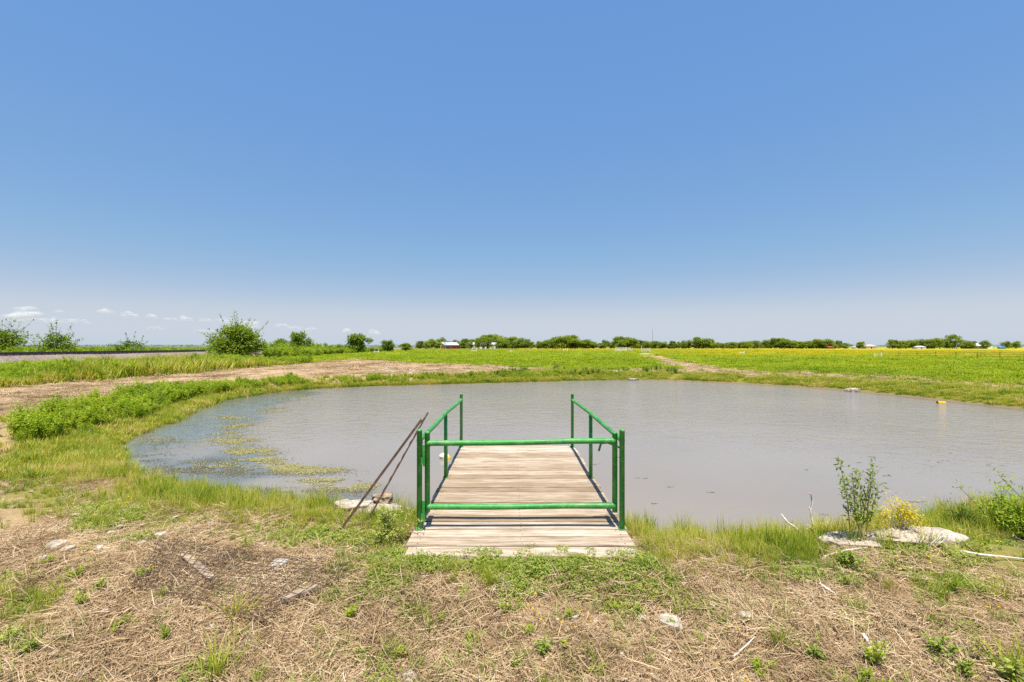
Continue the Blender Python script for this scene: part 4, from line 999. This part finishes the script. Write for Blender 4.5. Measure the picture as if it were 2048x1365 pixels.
for i, (a_, b_, s) in enumerate(spots):
    x, y = ground_at(a_, b_, .01); o = link(bpy.data.objects.new('weed_plant', weed_meshes[i % 4])); o.location = (x, y, hz(x, y) - .005); o.scale = (s * .62,) * 3; o.rotation_euler = (0, 0, R.uniform(0, 6.28))
    tag(o, 'small leafy green weed growing by itself in the dry straw', 'weed', 'single green weeds in the straw')
# grassy tufts that stand out
tuft_meshes = [grass_clump(70, .10, .12, .30, .006, 'blade', .5, .7) for _ in range(3)]
for i, (a_, b_, s) in enumerate([(495, 1092, .8), (470, 1240, 1.0), (1885, 1190, .9), (1990, 1190, .9), (1710, 1215, .7), (430, 1360, 1.2), (1560, 1285, .8), (2030, 1330, 1.2)]):
    x, y = ground_at(a_, b_, .01); o = link(bpy.data.objects.new('grass_tuft', tuft_meshes[i % 3])); o.location = (x, y, hz(x, y)); o.scale = (s,) * 3
    tag(o, 'pale upright grass tuft standing above the flattened straw', 'grass tuft', 'upright grass tufts in the straw')

# sapling on the bank
x, y = 3.32, 4.36
sap = empty('willow_sapling', (x, y, hz(x, y))); tag(sap, 'slender leafy sapling rising in front of the mottled limestone slab', 'sapling')
tips = [(-.15, .04, .80), (-.08, -.03, .72), (.05, .05, .66), (.13, -.02, .76), (.20, .02, .56), (-.17, -.05, .62), (.0, .08, .60), (.16, .06, .68)]
stems = MB(); lv = MB()
for (tx, ty, tz) in tips:
    b0 = Vector((R.gauss(0, .03), R.gauss(0, .02), 0)); mid = Vector((tx * .45 + R.gauss(0, .02), ty * .4, tz * .5)); tp = Vector((tx, ty, tz))
    stems.tube([b0, mid, tp], [.0065, .0045, .0015], 5, False)
    for k in range(84):
        f = R.uniform(.34, 1.05); p = (b0.lerp(mid, f * 2) if f < .5 else mid.lerp(tp, f * 2 - 1)) + Vector((R.gauss(0, .022), R.gauss(0, .022), R.gauss(0, .02)))
        leaf(lv, p, R.uniform(0, 6.28), R.gauss(.35, .5), R.uniform(.032, .062), .017, .12, R.gauss(0, .5))
stems.build('stem', plain_mat('green_stem', (.30, .27, .10), .8), sap, True); lv.build('foliage', M['sapleaf'], sap)
# yellow flowering bush
x, y = 3.86, 4.50
yb = empty('yellow_bush', (x, y, hz(x, y) + .05)); tag(yb, 'fine-stemmed bush with a cloud of yellow bloom above the limestone slabs', 'bush')
st_ = MB(); fl_ = MB()
for k in range(40):
    az = R.uniform(0, 6.28); sp = abs(R.gauss(0, .13)); tp = Vector((math.cos(az) * sp * 1.2, math.sin(az) * sp, R.uniform(.18, .32)))
    st_.tube([(R.gauss(0, .01), R.gauss(0, .01), -.04), (tp.x * .3, tp.y * .3, tp.z * .45), tp], [.003, .0022, .0012], 3, False)
    for q in range(34):
        p = tp + Vector((R.gauss(0, .035), R.gauss(0, .035), R.gauss(-.03, .045))); leaf(fl_, p, R.uniform(0, 6.28), R.gauss(.4, .5), R.uniform(.016, .034), .011, .1)
for k in range(26):
    p = Vector((R.gauss(0, .14), R.gauss(0, .1), R.uniform(.27, .38)))
    for q in range(4): leaf(fl_, p, R.uniform(0, 6.28), R.gauss(.4, .5), .014, .009, .1)
st_.build('stem', M['dead_wood'], yb, True); fl_.build('bloom', M['ygreen'], yb)
st_ = MB()
for k in range(16):
    az = R.uniform(-.6, 3.7); st_.tube([(R.gauss(0, .02), R.gauss(0, .01), .0), (math.cos(az) * .12, -abs(math.sin(az)) * .03, .06 + .1 * R.random()), (math.cos(az) * R.uniform(.15, .3), -.08 * R.random(), R.uniform(.0, .2))], [.004, .003, .0015], 4, False)
o = st_.build('dead_bush', M['dead_wood']); o.location = (3.88, 4.22, hz(3.88, 4.22)); tag(o, 'tangle of bleached dead stems below the yellow bush', 'dead plant')
# leafy plants at the right end
for (px_, py_, yy, s, name, lab, mk) in [(2003, 1060, 5.0, 1.0, 'leafy_shrub', 'tallest bright green leafy shrub on the bank beside the wildflowers', 'lush'), (2045, 1100, 4.6, .95, 'leafy_shrub', 'dense green shrub below the tallest one with yellow flowers round it', 'lush'),
                                        (1925, 1055, 5.1, .7, 'leafy_shrub', 'smaller duller green shrub between the yellow bush and the tallest shrub', 'dark'), (2100, 1075, 4.9, 1.2, 'leafy_shrub', 'wide green shrub reaching out of the picture behind the wildflowers', 'lush')]:
    x, z = upright(px_, py_, yy); sh_ = empty(name, (x, yy, hz(x, yy))); tag(sh_, lab, 'shrub')
    st_ = MB(); lv = MB()
    for k in range(22):
        az = R.uniform(0, 6.28); sp = abs(R.gauss(0, .16)) * s; tp = Vector((math.cos(az) * sp, math.sin(az) * sp, R.uniform(.28, .52) * s))
        st_.tube([(0, 0, 0), tp * .5 + Vector((0, 0, .05)), tp], [.006, .004, .002], 4, False)
        for q in range(52):
            p = tp * R.uniform(.35, 1.05) + Vector((R.gauss(0, .035), R.gauss(0, .035), R.gauss(0, .03))) * s
            leaf(lv, p, R.uniform(0, 6.28), R.gauss(.35, .45), R.uniform(.03, .07) * s, .014 * s, .12, R.gauss(0, .5))
    st_.build('stem', M['bark'], sh_, True); lv.build('foliage', M[mk], sh_)
for (px_, py_, yy, n_) in [(1640, 1060, 4.75, 26)]:
    x, z = upright(px_, py_, yy); o = link(bpy.data.objects.new('feathery_weed', bushy(10, .24, .8, 30, .04, 'lush'))); o.location = (x, yy, hz(x, yy)); tag(o, 'feathery green weed with orange flowers beside the upright bleached twig', 'weed')
# weed clump left of the dock
x, y = ground_at(775, 1085); o = link(bpy.data.objects.new('weed_clump', bushy(22, .34, 1.0, 34, .04, 'creep'))); o.location = (x, y, hz(x, y)); tag(o, 'round leafy weed clump growing against the near corner of the dock', 'weed')
x, y = ground_at(1690, 1135); o = link(bpy.data.objects.new('weed_clump', bushy(14, .16, 1.6, 24, .04, 'creep'))); o.location = (x, y, hz(x, y)); tag(o, 'spreading weed clump on the ground below the crooked pale stick', 'weed')

# ================================================================== TREES
def tree_meshes(h, cr_w, cr_h, n_blob, n_leaf, L, seed, trunk_h=.25, mname='tree', spiky=0.0):
    rr = random.Random(seed); tb = MB(); cb = MB()
    tb.tube([(0, 0, -.2), (rr.gauss(0, .05), 0, h * .3), (rr.gauss(0, .15), rr.gauss(0, .1), h * .62)], [h * .03, h * .022, h * .009], 6, False)
    blobs = []
    for k in range(n_blob):
        a_ = rr.uniform(0, 6.283); q = math.sqrt(rr.random()); zc = h - cr_h + cr_h * rr.uniform(.08, .92)
        f = 1 - abs((zc - (h - cr_h * .55)) / (cr_h * .62)) ** 2
        rad_ = cr_w * .5 * max(.25, f) * q * rr.uniform(.6, 1.1)
        blobs.append((Vector((rad_ * math.cos(a_), rad_ * math.sin(a_), zc)), cr_w * rr.uniform(.11, .22)))
    for c_, r_ in blobs[:max(5, n_blob // 3)]:
        tb.tube([(0, 0, h * rr.uniform(.12, .35)), (c_.x * .5, c_.y * .5, c_.z * .7), c_], [h * .014, h * .009, h * .003], 4, False)
    for c_, r_ in blobs:
        for q in range(n_leaf):
            v = Vector((rr.gauss(0, 1), rr.gauss(0, 1), rr.gauss(0, 1))).normalized() * r_ * rr.uniform(.3, 1.12) ** .7; v.z *= .75
            leaf(cb, c_ + v, rr.uniform(0, 6.283), rr.gauss(.15, .6), L * rr.uniform(.6, 1.3), L * .5, .12, rr.gauss(0, .6))
        if spiky and rr.random() < spiky:
            d_ = Vector((c_.x, c_.y, abs(c_.z) * .5 + .5)).normalized()
            tp = c_ + d_ * r_ * 2.4; tb.tube([c_, tp], [h * .004, h * .001], 3, False)
            for q in range(18): leaf(cb, c_.lerp(tp, rr.uniform(.3, 1)) + Vector((rr.gauss(0, .05), rr.gauss(0, .05), rr.gauss(0, .05))) * h * .2, rr.uniform(0, 6.28), rr.gauss(.3, .5), L, L * .4, .1)
    return tb.mesh('trunk', M['bark'], True), cb.mesh('crown', M[mname])
def tree(name, meshes, x, y, z, s, label, group=None, rz=None, cat='tree', sx=1.0):
    e = empty(name, (x, y, z), R.uniform(0, 6.28) if rz is None else rz); e.scale = (s * sx, s * sx, s); tag(e, label, cat, group)
    for nm, me_ in zip(('trunk', 'crown'), meshes):
        o = link(bpy.data.objects.new(nm, me_)); o.parent = e
    return e
def at_px(px_, y): return (px_ - 1024) / LENS_PX * y
M['bushleaf'] = leaf_mat('mesquite_leaf', [(0, (.06, .12, .012)), (.5, (.18, .26, .02)), (1, (.34, .40, .04))], .36)
big = tree_meshes(4.75, 5.6, 4.7, 95, 120, .30, 1, mname='bushleaf', spiky=.4)
tree('round_bush_tree', big, at_px(472, 60), 60, .0, .98, 'big round dense bush tree standing before the railway embankment', rz=.4, sx=1.14)
tree('low_bush', tree_meshes(2.2, 3.0, 2.1, 16, 60, .24, 2, mname='bushleaf', spiky=.6), at_px(432, 66), 66, .6, 1.0, 'small thin bush peeking out beside the big round bush tree')
mid = tree_meshes(4.6, 5.6, 3.9, 44, 70, .52, 3, mname='bushleaf')
mid2 = tree_meshes(4.2, 5.2, 3.6, 40, 70, .52, 4, mname='bushleaf')
tree('round_tree', mid, at_px(596, 110), 110, .2, 1.06, 'rounded green tree behind the railway bank, right of the big bush', sx=.88)
tree('low_bush', mid2, at_px(561, 112), 112, .2, .82, 'small low tree touching the rounded tree behind the railway bank', sx=.85)
tree('round_tree', mid2, at_px(715, 135), 135, .2, 1.25, 'rounded green tree alone on the horizon above the weedy railway bank', sx=1.1)
tree('low_tree', mid, at_px(775, 150), 150, .2, .78, 'small dome-shaped tree at the low end of the railway bank', sx=1.1)
tree('low_tree', mid2, at_px(812, 180), 180, .2, .72, 'tiny dark dome-shaped bush next to the small dome-shaped tree', sx=1.4)
left1 = tree_meshes(3.3, 4.9, 2.9, 44, 70, .32, 5, mname='bushleaf', spiky=.8)
tree('feathery_tree', left1, at_px(5, 58), 58, .4, 1.05, 'feathery tree beyond the rails cut by the picture edge', sx=1.05)
tree('sparse_bush', tree_meshes(3.0, 4.2, 2.5, 24, 60, .32, 6, mname='bushleaf', spiky=1.0), at_px(110, 58), 58, .4, 1.0, 'sparse open bush with stray twigs beyond the rails', sx=1.0)
tree('low_bush', tree_meshes(2.2, 4.2, 1.9, 24, 60, .34, 8, mname='bushleaf', spiky=.9), at_px(262, 78), 78, .4, 1.0, 'low spreading bush with twiggy top beyond the rails', sx=1.1)
# the far tree line
fars = [tree_meshes(8, 9.4, 7.2, 30, 95, .78, 20 + k, mname='tree') for k in range(5)]
group = 'trees of the far tree line'
def top_px(x):                                                    # height of the wood's outline above its foot, in photo pixels
    pts = [(838, 11), (860, 16), (900, 13), (925, 12), (960, 16), (990, 20), (1005, 14), (1020, 22), (1050, 14), (1080, 14), (1110, 18), (1130, 20), (1160, 14), (1200, 13), (1240, 16), (1280, 12), (1310, 9), (1340, 12), (1380, 13), (1400, 17),
           (1430, 10), (1450, 7), (1480, 11), (1520, 12), (1565, 14), (1600, 10), (1650, 13), (1690, 8)]
    return np.interp(x, [p[0] for p in pts], [p[1] for p in pts])
px_ = 842; k = 0
while px_ < 1692:
    y = R.uniform(440, 475); hpx = float(top_px(px_)) * R.choice((.6, .8, .95, 1.05, 1.25))
    skip = (882 < px_ < 920) or (940 < px_ < 992)
    if skip: y = R.uniform(480, 500)
    s = (hpx + 4) / LENS_PX * y / 8.0
    tree('field_tree', fars[k % 5], at_px(px_, y), y, -.3, s, 'green broadleaf tree in the long tree line beyond the meadow', group, sx=R.uniform(1.0, 1.9)); k += 1
    px_ += R.choice((4, 6, 8, 10, 13))
for (p_, h_, lab) in [(958, 17, 'tree standing in front of the long pale shed'), (975, 19, 'taller spreading tree in front of the long pale shed'), (940, 11, 'low tree at the end wall of the long pale shed')]:
    tree('yard_tree', fars[k % 5], at_px(p_, 425), 425, -.3, (h_ + 4) / LENS_PX * 425 / 8, lab, sx=.9); k += 1
tree('lone_tree', fars[0], at_px(1722, 440), 440, -.3, 14 / LENS_PX * 440 / 8, 'lone rounded tree in the gap of the far tree line', sx=1.3)
for p_, h_ in [(1785, 15), (1798, 13), (1812, 13), (1826, 15), (1840, 16), (1854, 15), (1868, 16), (1880, 18), (1894, 14), (1930, 15), (1945, 12)]:
    tree('grove_tree', fars[k % 5], at_px(p_, 440), 440, -.3, (h_ + 3) / LENS_PX * 440 / 8, 'green tree of the grove beside the far house', 'grove by the far house', sx=1.25); k += 1
tree('tall_tree', fars[1], at_px(1905, 436), 436, -.3, 28 / LENS_PX * 436 / 8, 'tallest tree of the grove next to the far house', sx=.85)
tree('yard_tree', fars[3], at_px(1970, 426), 426, -.3, 17 / LENS_PX * 426 / 8, 'tree standing before the roof of the far house', sx=.9)
for p_, h_, lab in [(2013, 12, 'spreading tree behind the blue tank'), (2032, 12, 'rightmost low tree on the far meadow edge')]:
    tree('yard_tree', fars[2], at_px(p_, 440), 440, -.3, (h_ + 3) / LENS_PX * 440 / 8, lab, sx=1.1)
# hazy woods far behind
mb = MB()
for k in range(5200):
    p_ = R.uniform(-500, 1150) if k < 3800 else R.uniform(1680, 2500)
    y = R.uniform(1150, 1350); hmax = 7.5 * (.55 + .75 * float(fbm(np.array(p_ * .03), np.array(.5), 181, 3)))
    x = at_px(p_, y); leaf(mb, (x, y, R.uniform(-.5, hmax)), R.uniform(0, 6.28), R.gauss(0, .6), R.uniform(2, 4), 2.2, .1, R.gauss(0, .7))
tag(mb.build('distant_woods', M['dark']), 'low dark line of distant woods on the horizon', 'woods', kind='stuff')

# ================================================================== FARM THINGS FAR OFF
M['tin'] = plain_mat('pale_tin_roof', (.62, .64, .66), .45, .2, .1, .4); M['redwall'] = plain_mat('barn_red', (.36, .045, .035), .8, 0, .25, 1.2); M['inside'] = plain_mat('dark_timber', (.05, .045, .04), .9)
M['whitewall'] = plain_mat('white_siding', (.70, .68, .62), .7, 0, .12, .5); M['whitepaint'] = plain_mat('white_paint', (.76, .75, .72), .6); M['tan'] = plain_mat('tan_wall', (.55, .42, .28), .8)
M['blue'] = plain_mat('blue_paint', (.03, .22, .42), .5); M['steelblue'] = plain_mat('blue_grey_tin', (.30, .40, .46), .4, .3)
def child(mb, name, m, parent, smooth=False): return mb.build(name, m, parent, smooth)
Yb = 430.0; sB = Yb / LENS_PX                       # metres per photo pixel at the barn
b = empty('red_barn', (at_px(899, Yb), Yb, 0)); tag(b, 'open-sided red barn with a pale sloping tin roof', 'barn')
W = 36 * sB; D = 11.0
child(MB().box((-W / 2 + 3, D - .3, 0), (W / 2, D, 4.6)), 'back_wall', M['inside'], b)
child(MB().box((1.0 * sB, 0, 0), (W / 2 - .3, .25, 3.2)), 'wall', M['redwall'], b)
child(MB().box((W / 2 - .28, .26, 0), (W / 2, D - .31, 3.4)), 'wall', M['redwall'], b)
child(MB().box((-14 * sB, .1, 0), (-9.5 * sB, .3, 2.3)), 'wall', M['redwall'], b)
for k in range(4): child(MB().box((1.8 * sB + k * 1.75, -.12, .9), (1.8 * sB + k * 1.75 + 1.0, -.01, 2.2)), 'shutter', M['tan'] if k in (0,) else plain_mat('barn_shutter', (.5, .12, .08), .8), b)
for x in (-17.5 * sB, -8 * sB): child(MB().box((x, 0, 0), (x + .28, .3, 3.4)), 'post', M['whitepaint'], b)
rf = child(MB().add([(-W / 2 + 4.2, -1.0, 3.55), (W / 2 + .8, -1.0, 3.55), (W / 2 - 2.2, D * .5, 6.1), (-W / 2 - .3, D * .5, 6.1), (-W / 2 + 4.2, -1.0, 3.43), (W / 2 + .8, -1.0, 3.43), (W / 2 - 2.2, D * .5, 5.98), (-W / 2 - .3, D * .5, 5.98)],
                    [(0, 1, 2, 3), (7, 6, 5, 4), (0, 4, 5, 1), (1, 5, 6, 2), (2, 6, 7, 3), (3, 7, 4, 0)]), 'roof', M['tin'], b)
child(MB().add([(-W / 2 + 4.0, -.4, 3.88), (-W / 2 + 6.6, -.4, 3.88), (-W / 2 + 4.5, D * .44, 5.84), (-W / 2 + 1.2, D * .44, 5.84), (-W / 2 + 4.0, -.4, 3.84), (-W / 2 + 6.6, -.4, 3.84)], [(0, 1, 2, 3), (4, 5, 1, 0)]), 'roof_sheet', M['steelblue'], rf)
s_ = empty('long_shed', (at_px(964, 455), 455, 0)); sS = 455 / LENS_PX; tag(s_, 'long pale shed half hidden by trees beside the red barn', 'shed')
W = 60 * sS
child(MB().box((-W / 2, 0, 0), (W / 2, 10, 4.3)), 'wall', M['whitewall'], s_)
child(MB().add([(-W / 2 - .4, -.6, 4.25), (W / 2 + .4, -.6, 4.25), (W / 2 + .4, 5, 6.2), (-W / 2 - .4, 5, 6.2), (W / 2 + .4, 10.6, 4.25), (-W / 2 - .4, 10.6, 4.25)], [(0, 1, 2, 3), (3, 2, 4, 5), (0, 3, 5), (1, 4, 2)]), 'roof', M['tin'], s_)
for k in range(5): child(MB().box((-W / 2 + 6 + k * 4.6, -.1, .2), (-W / 2 + 8.4 + k * 4.6, -.01, 2.9)), 'door', M['inside'] if k in (2, 3) else M['tan'], s_)
h_ = empty('farm_house', (at_px(1956, 445), 445, 0)); sH = 445 / LENS_PX; tag(h_, 'low farm house with a pale hipped roof beside the grove', 'house')
W = 40 * sH
child(MB().box((-W / 2 + 1.5, 0, 0), (W / 2 - 1, 9, 2.9)), 'wall', plain_mat('grey_wall', (.20, .20, .20), .8), h_)
child(MB().add([(-W / 2, -1, 2.85), (W / 2, -1, 2.85), (W / 2, 10, 2.85), (-W / 2, 10, 2.85), (-W / 4, 4.5, 5.2), (W / 4, 4.5, 5.2)], [(0, 1, 5, 4), (1, 2, 5), (2, 3, 4, 5), (3, 0, 4), (3, 2, 1, 0)]), 'roof', M['whitepaint'], h_)
for k in range(3): child(MB().box((-W / 2 + 4 + k * 4.2, -.1, 1.0), (-W / 2 + 6 + k * 4.2, -.01, 2.2)), 'window', M['steelblue'], h_)
child(MB().box((W / 2 - .9, -.5, 0), (W / 2 + 4.0, 6, 2.6)), 'annex', M['whitewall'], h_)
def small_building(px_, y, wpx, hpx, name, lab, cat, wm, rm):
    k = y / LENS_PX; e = empty(name, (at_px(px_, y), y, 0)); tag(e, lab, cat); w = wpx * k; hh_ = hpx * k
    child(MB().box((-w / 2, 0, 0), (w / 2, 5, hh_ * .62)), 'wall', wm, e)
    child(MB().add([(-w / 2 - .3, -.4, hh_ * .6), (w / 2 + .3, -.4, hh_ * .6), (w / 2 + .3, 5.4, hh_ * .6), (-w / 2 - .3, 5.4, hh_ * .6), (-w / 4, 2.5, hh_), (w / 4, 2.5, hh_)], [(0, 1, 5, 4), (1, 2, 5), (2, 3, 4, 5), (3, 0, 4), (3, 2, 1, 0)]), 'roof', rm, e)
    child(MB().box((-.6, -.08, 0), (.6, -.01, hh_ * .5)), 'door', M['inside'], e)
small_building(1743, 452, 20, 8, 'small_house', 'small tan-roofed house by the lone rounded tree', 'house', M['tan'], M['tan'])
small_building(1718, 470, 16, 5.5, 'outbuilding', 'low white outbuilding under the lone rounded tree', 'outbuilding', M['whitewall'], M['tin'])
small_building(1843, 432, 18, 6, 'outbuilding', 'low white outbuilding at the foot of the grove', 'outbuilding', M['whitewall'], M['tin'])
small_building(1663, 432, 9, 5, 'rust_shed', 'tiny rust-red shed at the end of the long tree line', 'shed', plain_mat('rust_red', (.35, .10, .03), .8), M['redwall'])
tk = empty('blue_tank', (at_px(2003, 430), 430, 1.0)); tag(tk, 'blue cylindrical tank at the far meadow edge', 'tank')
lathe(MB(), [(-3, .5), (-2.8, 1.2), (2.8, 1.2), (3, .5)], ax='x').build('body', M['blue'], tk, True)
for x in (-1.8, 1.8): child(MB().box((x - .2, -1, -1.0), (x + .2, 1, -.85)), 'saddle', M['inside'], tk)
# mast
ms = empty('radio_mast', (at_px(1305, 900), 900, 0)); tag(ms, 'thin radio mast rising above the far tree line', 'mast')
child(MB().tube([(0, 0, 0), (0, 0, 36)], [.45, .3], 6), 'pole', plain_mat('mast_grey', (.22, .22, .23), .6), ms)
child(MB().tube([(0, 0, 36), (0, 0, 39)], [.15, .1], 5), 'antenna', M['galv'], ms)

# gates and fence posts along the meadow
def rail_gate(px_, py_, wpx, hpx, n_up, name, lab, m):
    x, y = ground_at(px_, py_); k = y / LENS_PX; w = wpx * k; hh_ = hpx * k; e = empty(name, (x, y, 0)); tag(e, lab, 'gate'); r_ = .05
    for j in range(5): child(MB().tube([(-w / 2, 0, .25 + (hh_ - .25) * j / 4), (w / 2, 0, .25 + (hh_ - .25) * j / 4)], r_, 6), 'rail', m, e)
    for j in range(n_up + 1):
        xx = -w / 2 + w * j / n_up; child(MB().tube([(xx, -.01, 0 if j in (0, n_up) else .2), (xx, -.01, hh_ + .05)], .07 if j in (0, n_up) else .045, 6), 'upright', m, e)
rail_gate(1242, 703.5, 23, 8, 7, 'white_gate', 'white barred field gate in the far fence', M['whitepaint'])
rail_gate(1261, 703.5, 9, 7, 3, 'grey_gate', 'short grey gate adjoining the white barred gate', M['galv'])
rail_gate(1291, 704, 18, 6, 4, 'wire_gate', 'grey tube gate closing the dirt field track', M['galv'])
def fence_post(px_, py_, hpx, m, lab, grp=None, lean=0.0):
    x, y = ground_at(px_, py_); hh_ = hpx * y / LENS_PX
    o = MB().tube([(0, 0, -.2), (lean * hh_, 0, hh_)], .09, 7).build('fence_post', m); o.location = (x, y, 0); tag(o, lab, 'fence post', grp)
M['oldpost'] = plain_mat('grey_fence_post', (.40, .35, .29), .9)
fence_post(1283, 704.5, 11, M['whitepaint'], 'tall white post on the barn side of the field track'); fence_post(1300, 704.5, 9, M['whitepaint'], 'white post on the wildflower side of the field track')
for k, p_ in enumerate([1062, 1080, 1102, 1125, 1148, 1170, 1192, 1208, 1218]):
    fence_post(p_, 703.5 + R.uniform(-.4, .4), 6 + R.uniform(-1, 1.5), M['oldpost'], 'weathered post of the sagging far fence', 'posts of the sagging far fence', R.uniform(-.3, .3))
def brace(px_, py_, wpx, hpx, lab):
    x, y = ground_at(px_, py_); k = y / LENS_PX; w = wpx * k; hh_ = max(hpx * k, .9); e = empty('fence_brace', (x, y, 0)); tag(e, lab, 'fence brace')
    for s in (-1, 1): child(MB().tube([(s * w / 2, 0, -.2), (s * w / 2, 0, hh_ * (1.0 if s > 0 else .85))], .09, 8), 'post', M['whitepaint'], e)
    child(MB().tube([(-w / 2, 0, hh_ * .55), (w / 2, 0, hh_ * .55)], .05, 6), 'crossbar', M['whitepaint'] if px_ < 1600 else M['oldpost'], e)
brace(1484, 709.5, 8, 7, 'white fence brace standing in the meadow before the tree line'); brace(1756, 716, 13, 10, 'white H-shaped fence brace among the yellow wildflowers')
brace(753, 708, 9, 8, 'white fence brace by the end of the weedy railway bank'); brace(1131, 703.5, 8, 7, 'white fence brace in the sagging fence'); brace(948, 705, 9, 6, 'white fence brace in front of the long pale shed'); brace(1022, 705.5, 3, 4, 'short white double stub in the meadow')
x0, y0 = ground_at(1764, 716); x1, y1 = ground_at(2100, 722)
fe = empty('wire_fence', (x0, y0, 0)); tag(fe, 'thin barbed wire fence running from the H-shaped brace', 'fence')
for z in (.5, .8, 1.05): child(MB().tube([(0, 0, z), (x1 - x0, y1 - y0, z)], .02, 4), 'wire', M['rust'], fe)
for k in range(1, 9): f = k / 8; child(MB().tube([((x1 - x0) * f, (y1 - y0) * f, -.1), ((x1 - x0) * f, (y1 - y0) * f, 1.15)], .035, 5), 'post', M['rust'], fe)

# railway track
tr = empty('railway_track', (*rail_point(40), 0)); tag(tr, 'railway line with dark steel rails on the ballast bank', 'railway track')
o0 = Vector(tr.location); M['rail'] = plain_mat('dark_rail_steel', (.06, .045, .04), .5, .6)
for s in (-.75, .75):
    mb = MB(); vs = []
    for y in (-50, 420):
        for dx_, z in ((-.07, 1.24), (-.035, 1.42), (.035, 1.42), (.07, 1.24)):
            xx, yy = rail_point(y, s + dx_); vs.append((xx - o0.x, yy - o0.y, z))
    mb.add(vs, [(0, 1, 5, 4), (1, 2, 6, 5), (2, 3, 7, 6), (3, 0, 4, 7), (3, 2, 1, 0), (4, 5, 6, 7)]); child(mb, 'rail', M['rail'], tr)
slm = MB().box((-1.3, -.12, 1.10), (1.3, .12, 1.26)).mesh('sleeper', M['inside'])
for k in range(150):
    xx, yy = rail_point(25 + k * .7); o = link(bpy.data.objects.new('sleeper', slm)); o.parent = tr; o.location = (xx - o0.x, yy - o0.y, 0); o.rotation_euler = (0, 0, .136)

# ================================================================== CLOUDS
m, nt, out = mat('cloud'); t = NT(nt)
df_ = t.n('BsdfDiffuse'); df_.inputs[0].default_value = (.9, .88, .87, 1); tl = t.n('BsdfTranslucent'); tl.inputs[0].default_value = (.9, .88, .87, 1)
ad = t.n('MixShader'); ad.inputs[0].default_value = .5; t.l(df_.outputs[0], ad.inputs[1]); t.l(tl.outputs[0], ad.inputs[2])
tp_ = t.n('BsdfTransparent'); mx = t.n('MixShader'); mx.inputs[0].default_value = .06
t.l(tp_.outputs[0], mx.inputs[1]); t.l(ad.outputs[0], mx.inputs[2]); t.l(mx.outputs[0], out.inputs[0]); M['cloud'] = m
import bmesh
CY = 9000.0; kC = CY / LENS_PX
clouds = [(47, 632, 40, 26, 'tallest ragged white cloud at the open end of the cloud row'), (205, 622, 32, 10, 'bright small flat-bottomed cloud above the railway'), (258, 630, 38, 10, 'twin-humped cloud next to the bright flat-bottomed one'), (300, 633, 20, 8, None), (342, 638, 20, 6, None), (372, 637, 22, 9, None),
          (412, 641, 38, 6, None), (455, 642, 42, 11, 'long bright cloud just above the big round bush tree'), (494, 648, 44, 17, 'broad peaked cloud partly behind the big round bush tree'), (562, 651, 32, 7, None), (592, 656, 30, 6, None), (622, 658, 26, 6, None), (695, 662, 16, 9, None), (748, 666, 28, 9, None), (104, 642, 34, 9, None), (150, 644, 46, 9, None),
          (120, 623, 16, 5, None), (312, 656, 32, 7, None), (410, 662, 34, 9, None)]
for i, (cx, cy, w_, h__, lab) in enumerate(clouds):
    bm = bmesh.new(); W = w_ * kC; H = h__ * kC; rr = random.Random(i + 400)
    for k in range(16):
        u = rr.uniform(-1, 1); hx = (1 - u * u) * rr.random(); s = H * rr.uniform(.22, .42)
        ret = bmesh.ops.create_icosphere(bm, subdivisions=2, radius=1.0)
        off_ = Vector((u * W * .42, rr.uniform(-.3, .3) * W, (hx - .4) * H * .75))
        for v in ret['verts']:
            p = v.co.copy(); q = p * (1 + .35 * mnoise.noise(p * 1.6 + Vector((k * 3.1, i, 0)))); v.co = Vector((q.x * s * 1.8, q.y * s * 1.5, max(q.z, -.5) * s)) + off_
    me = bpy.data.meshes.new('cloud'); bm.to_mesh(me); bm.free(); me.materials.append(M['cloud']); me.polygons.foreach_set('use_smooth', [True] * len(me.polygons))
    o = link(bpy.data.objects.new('cloud', me)); o.location = (at_px(cx, CY), CY, CAM_Z + (694 - cy) * kC)
    tag(o, lab or 'small faint white cloud low over the horizon', 'cloud', 'row of clouds low over the horizon' if lab is None else None)
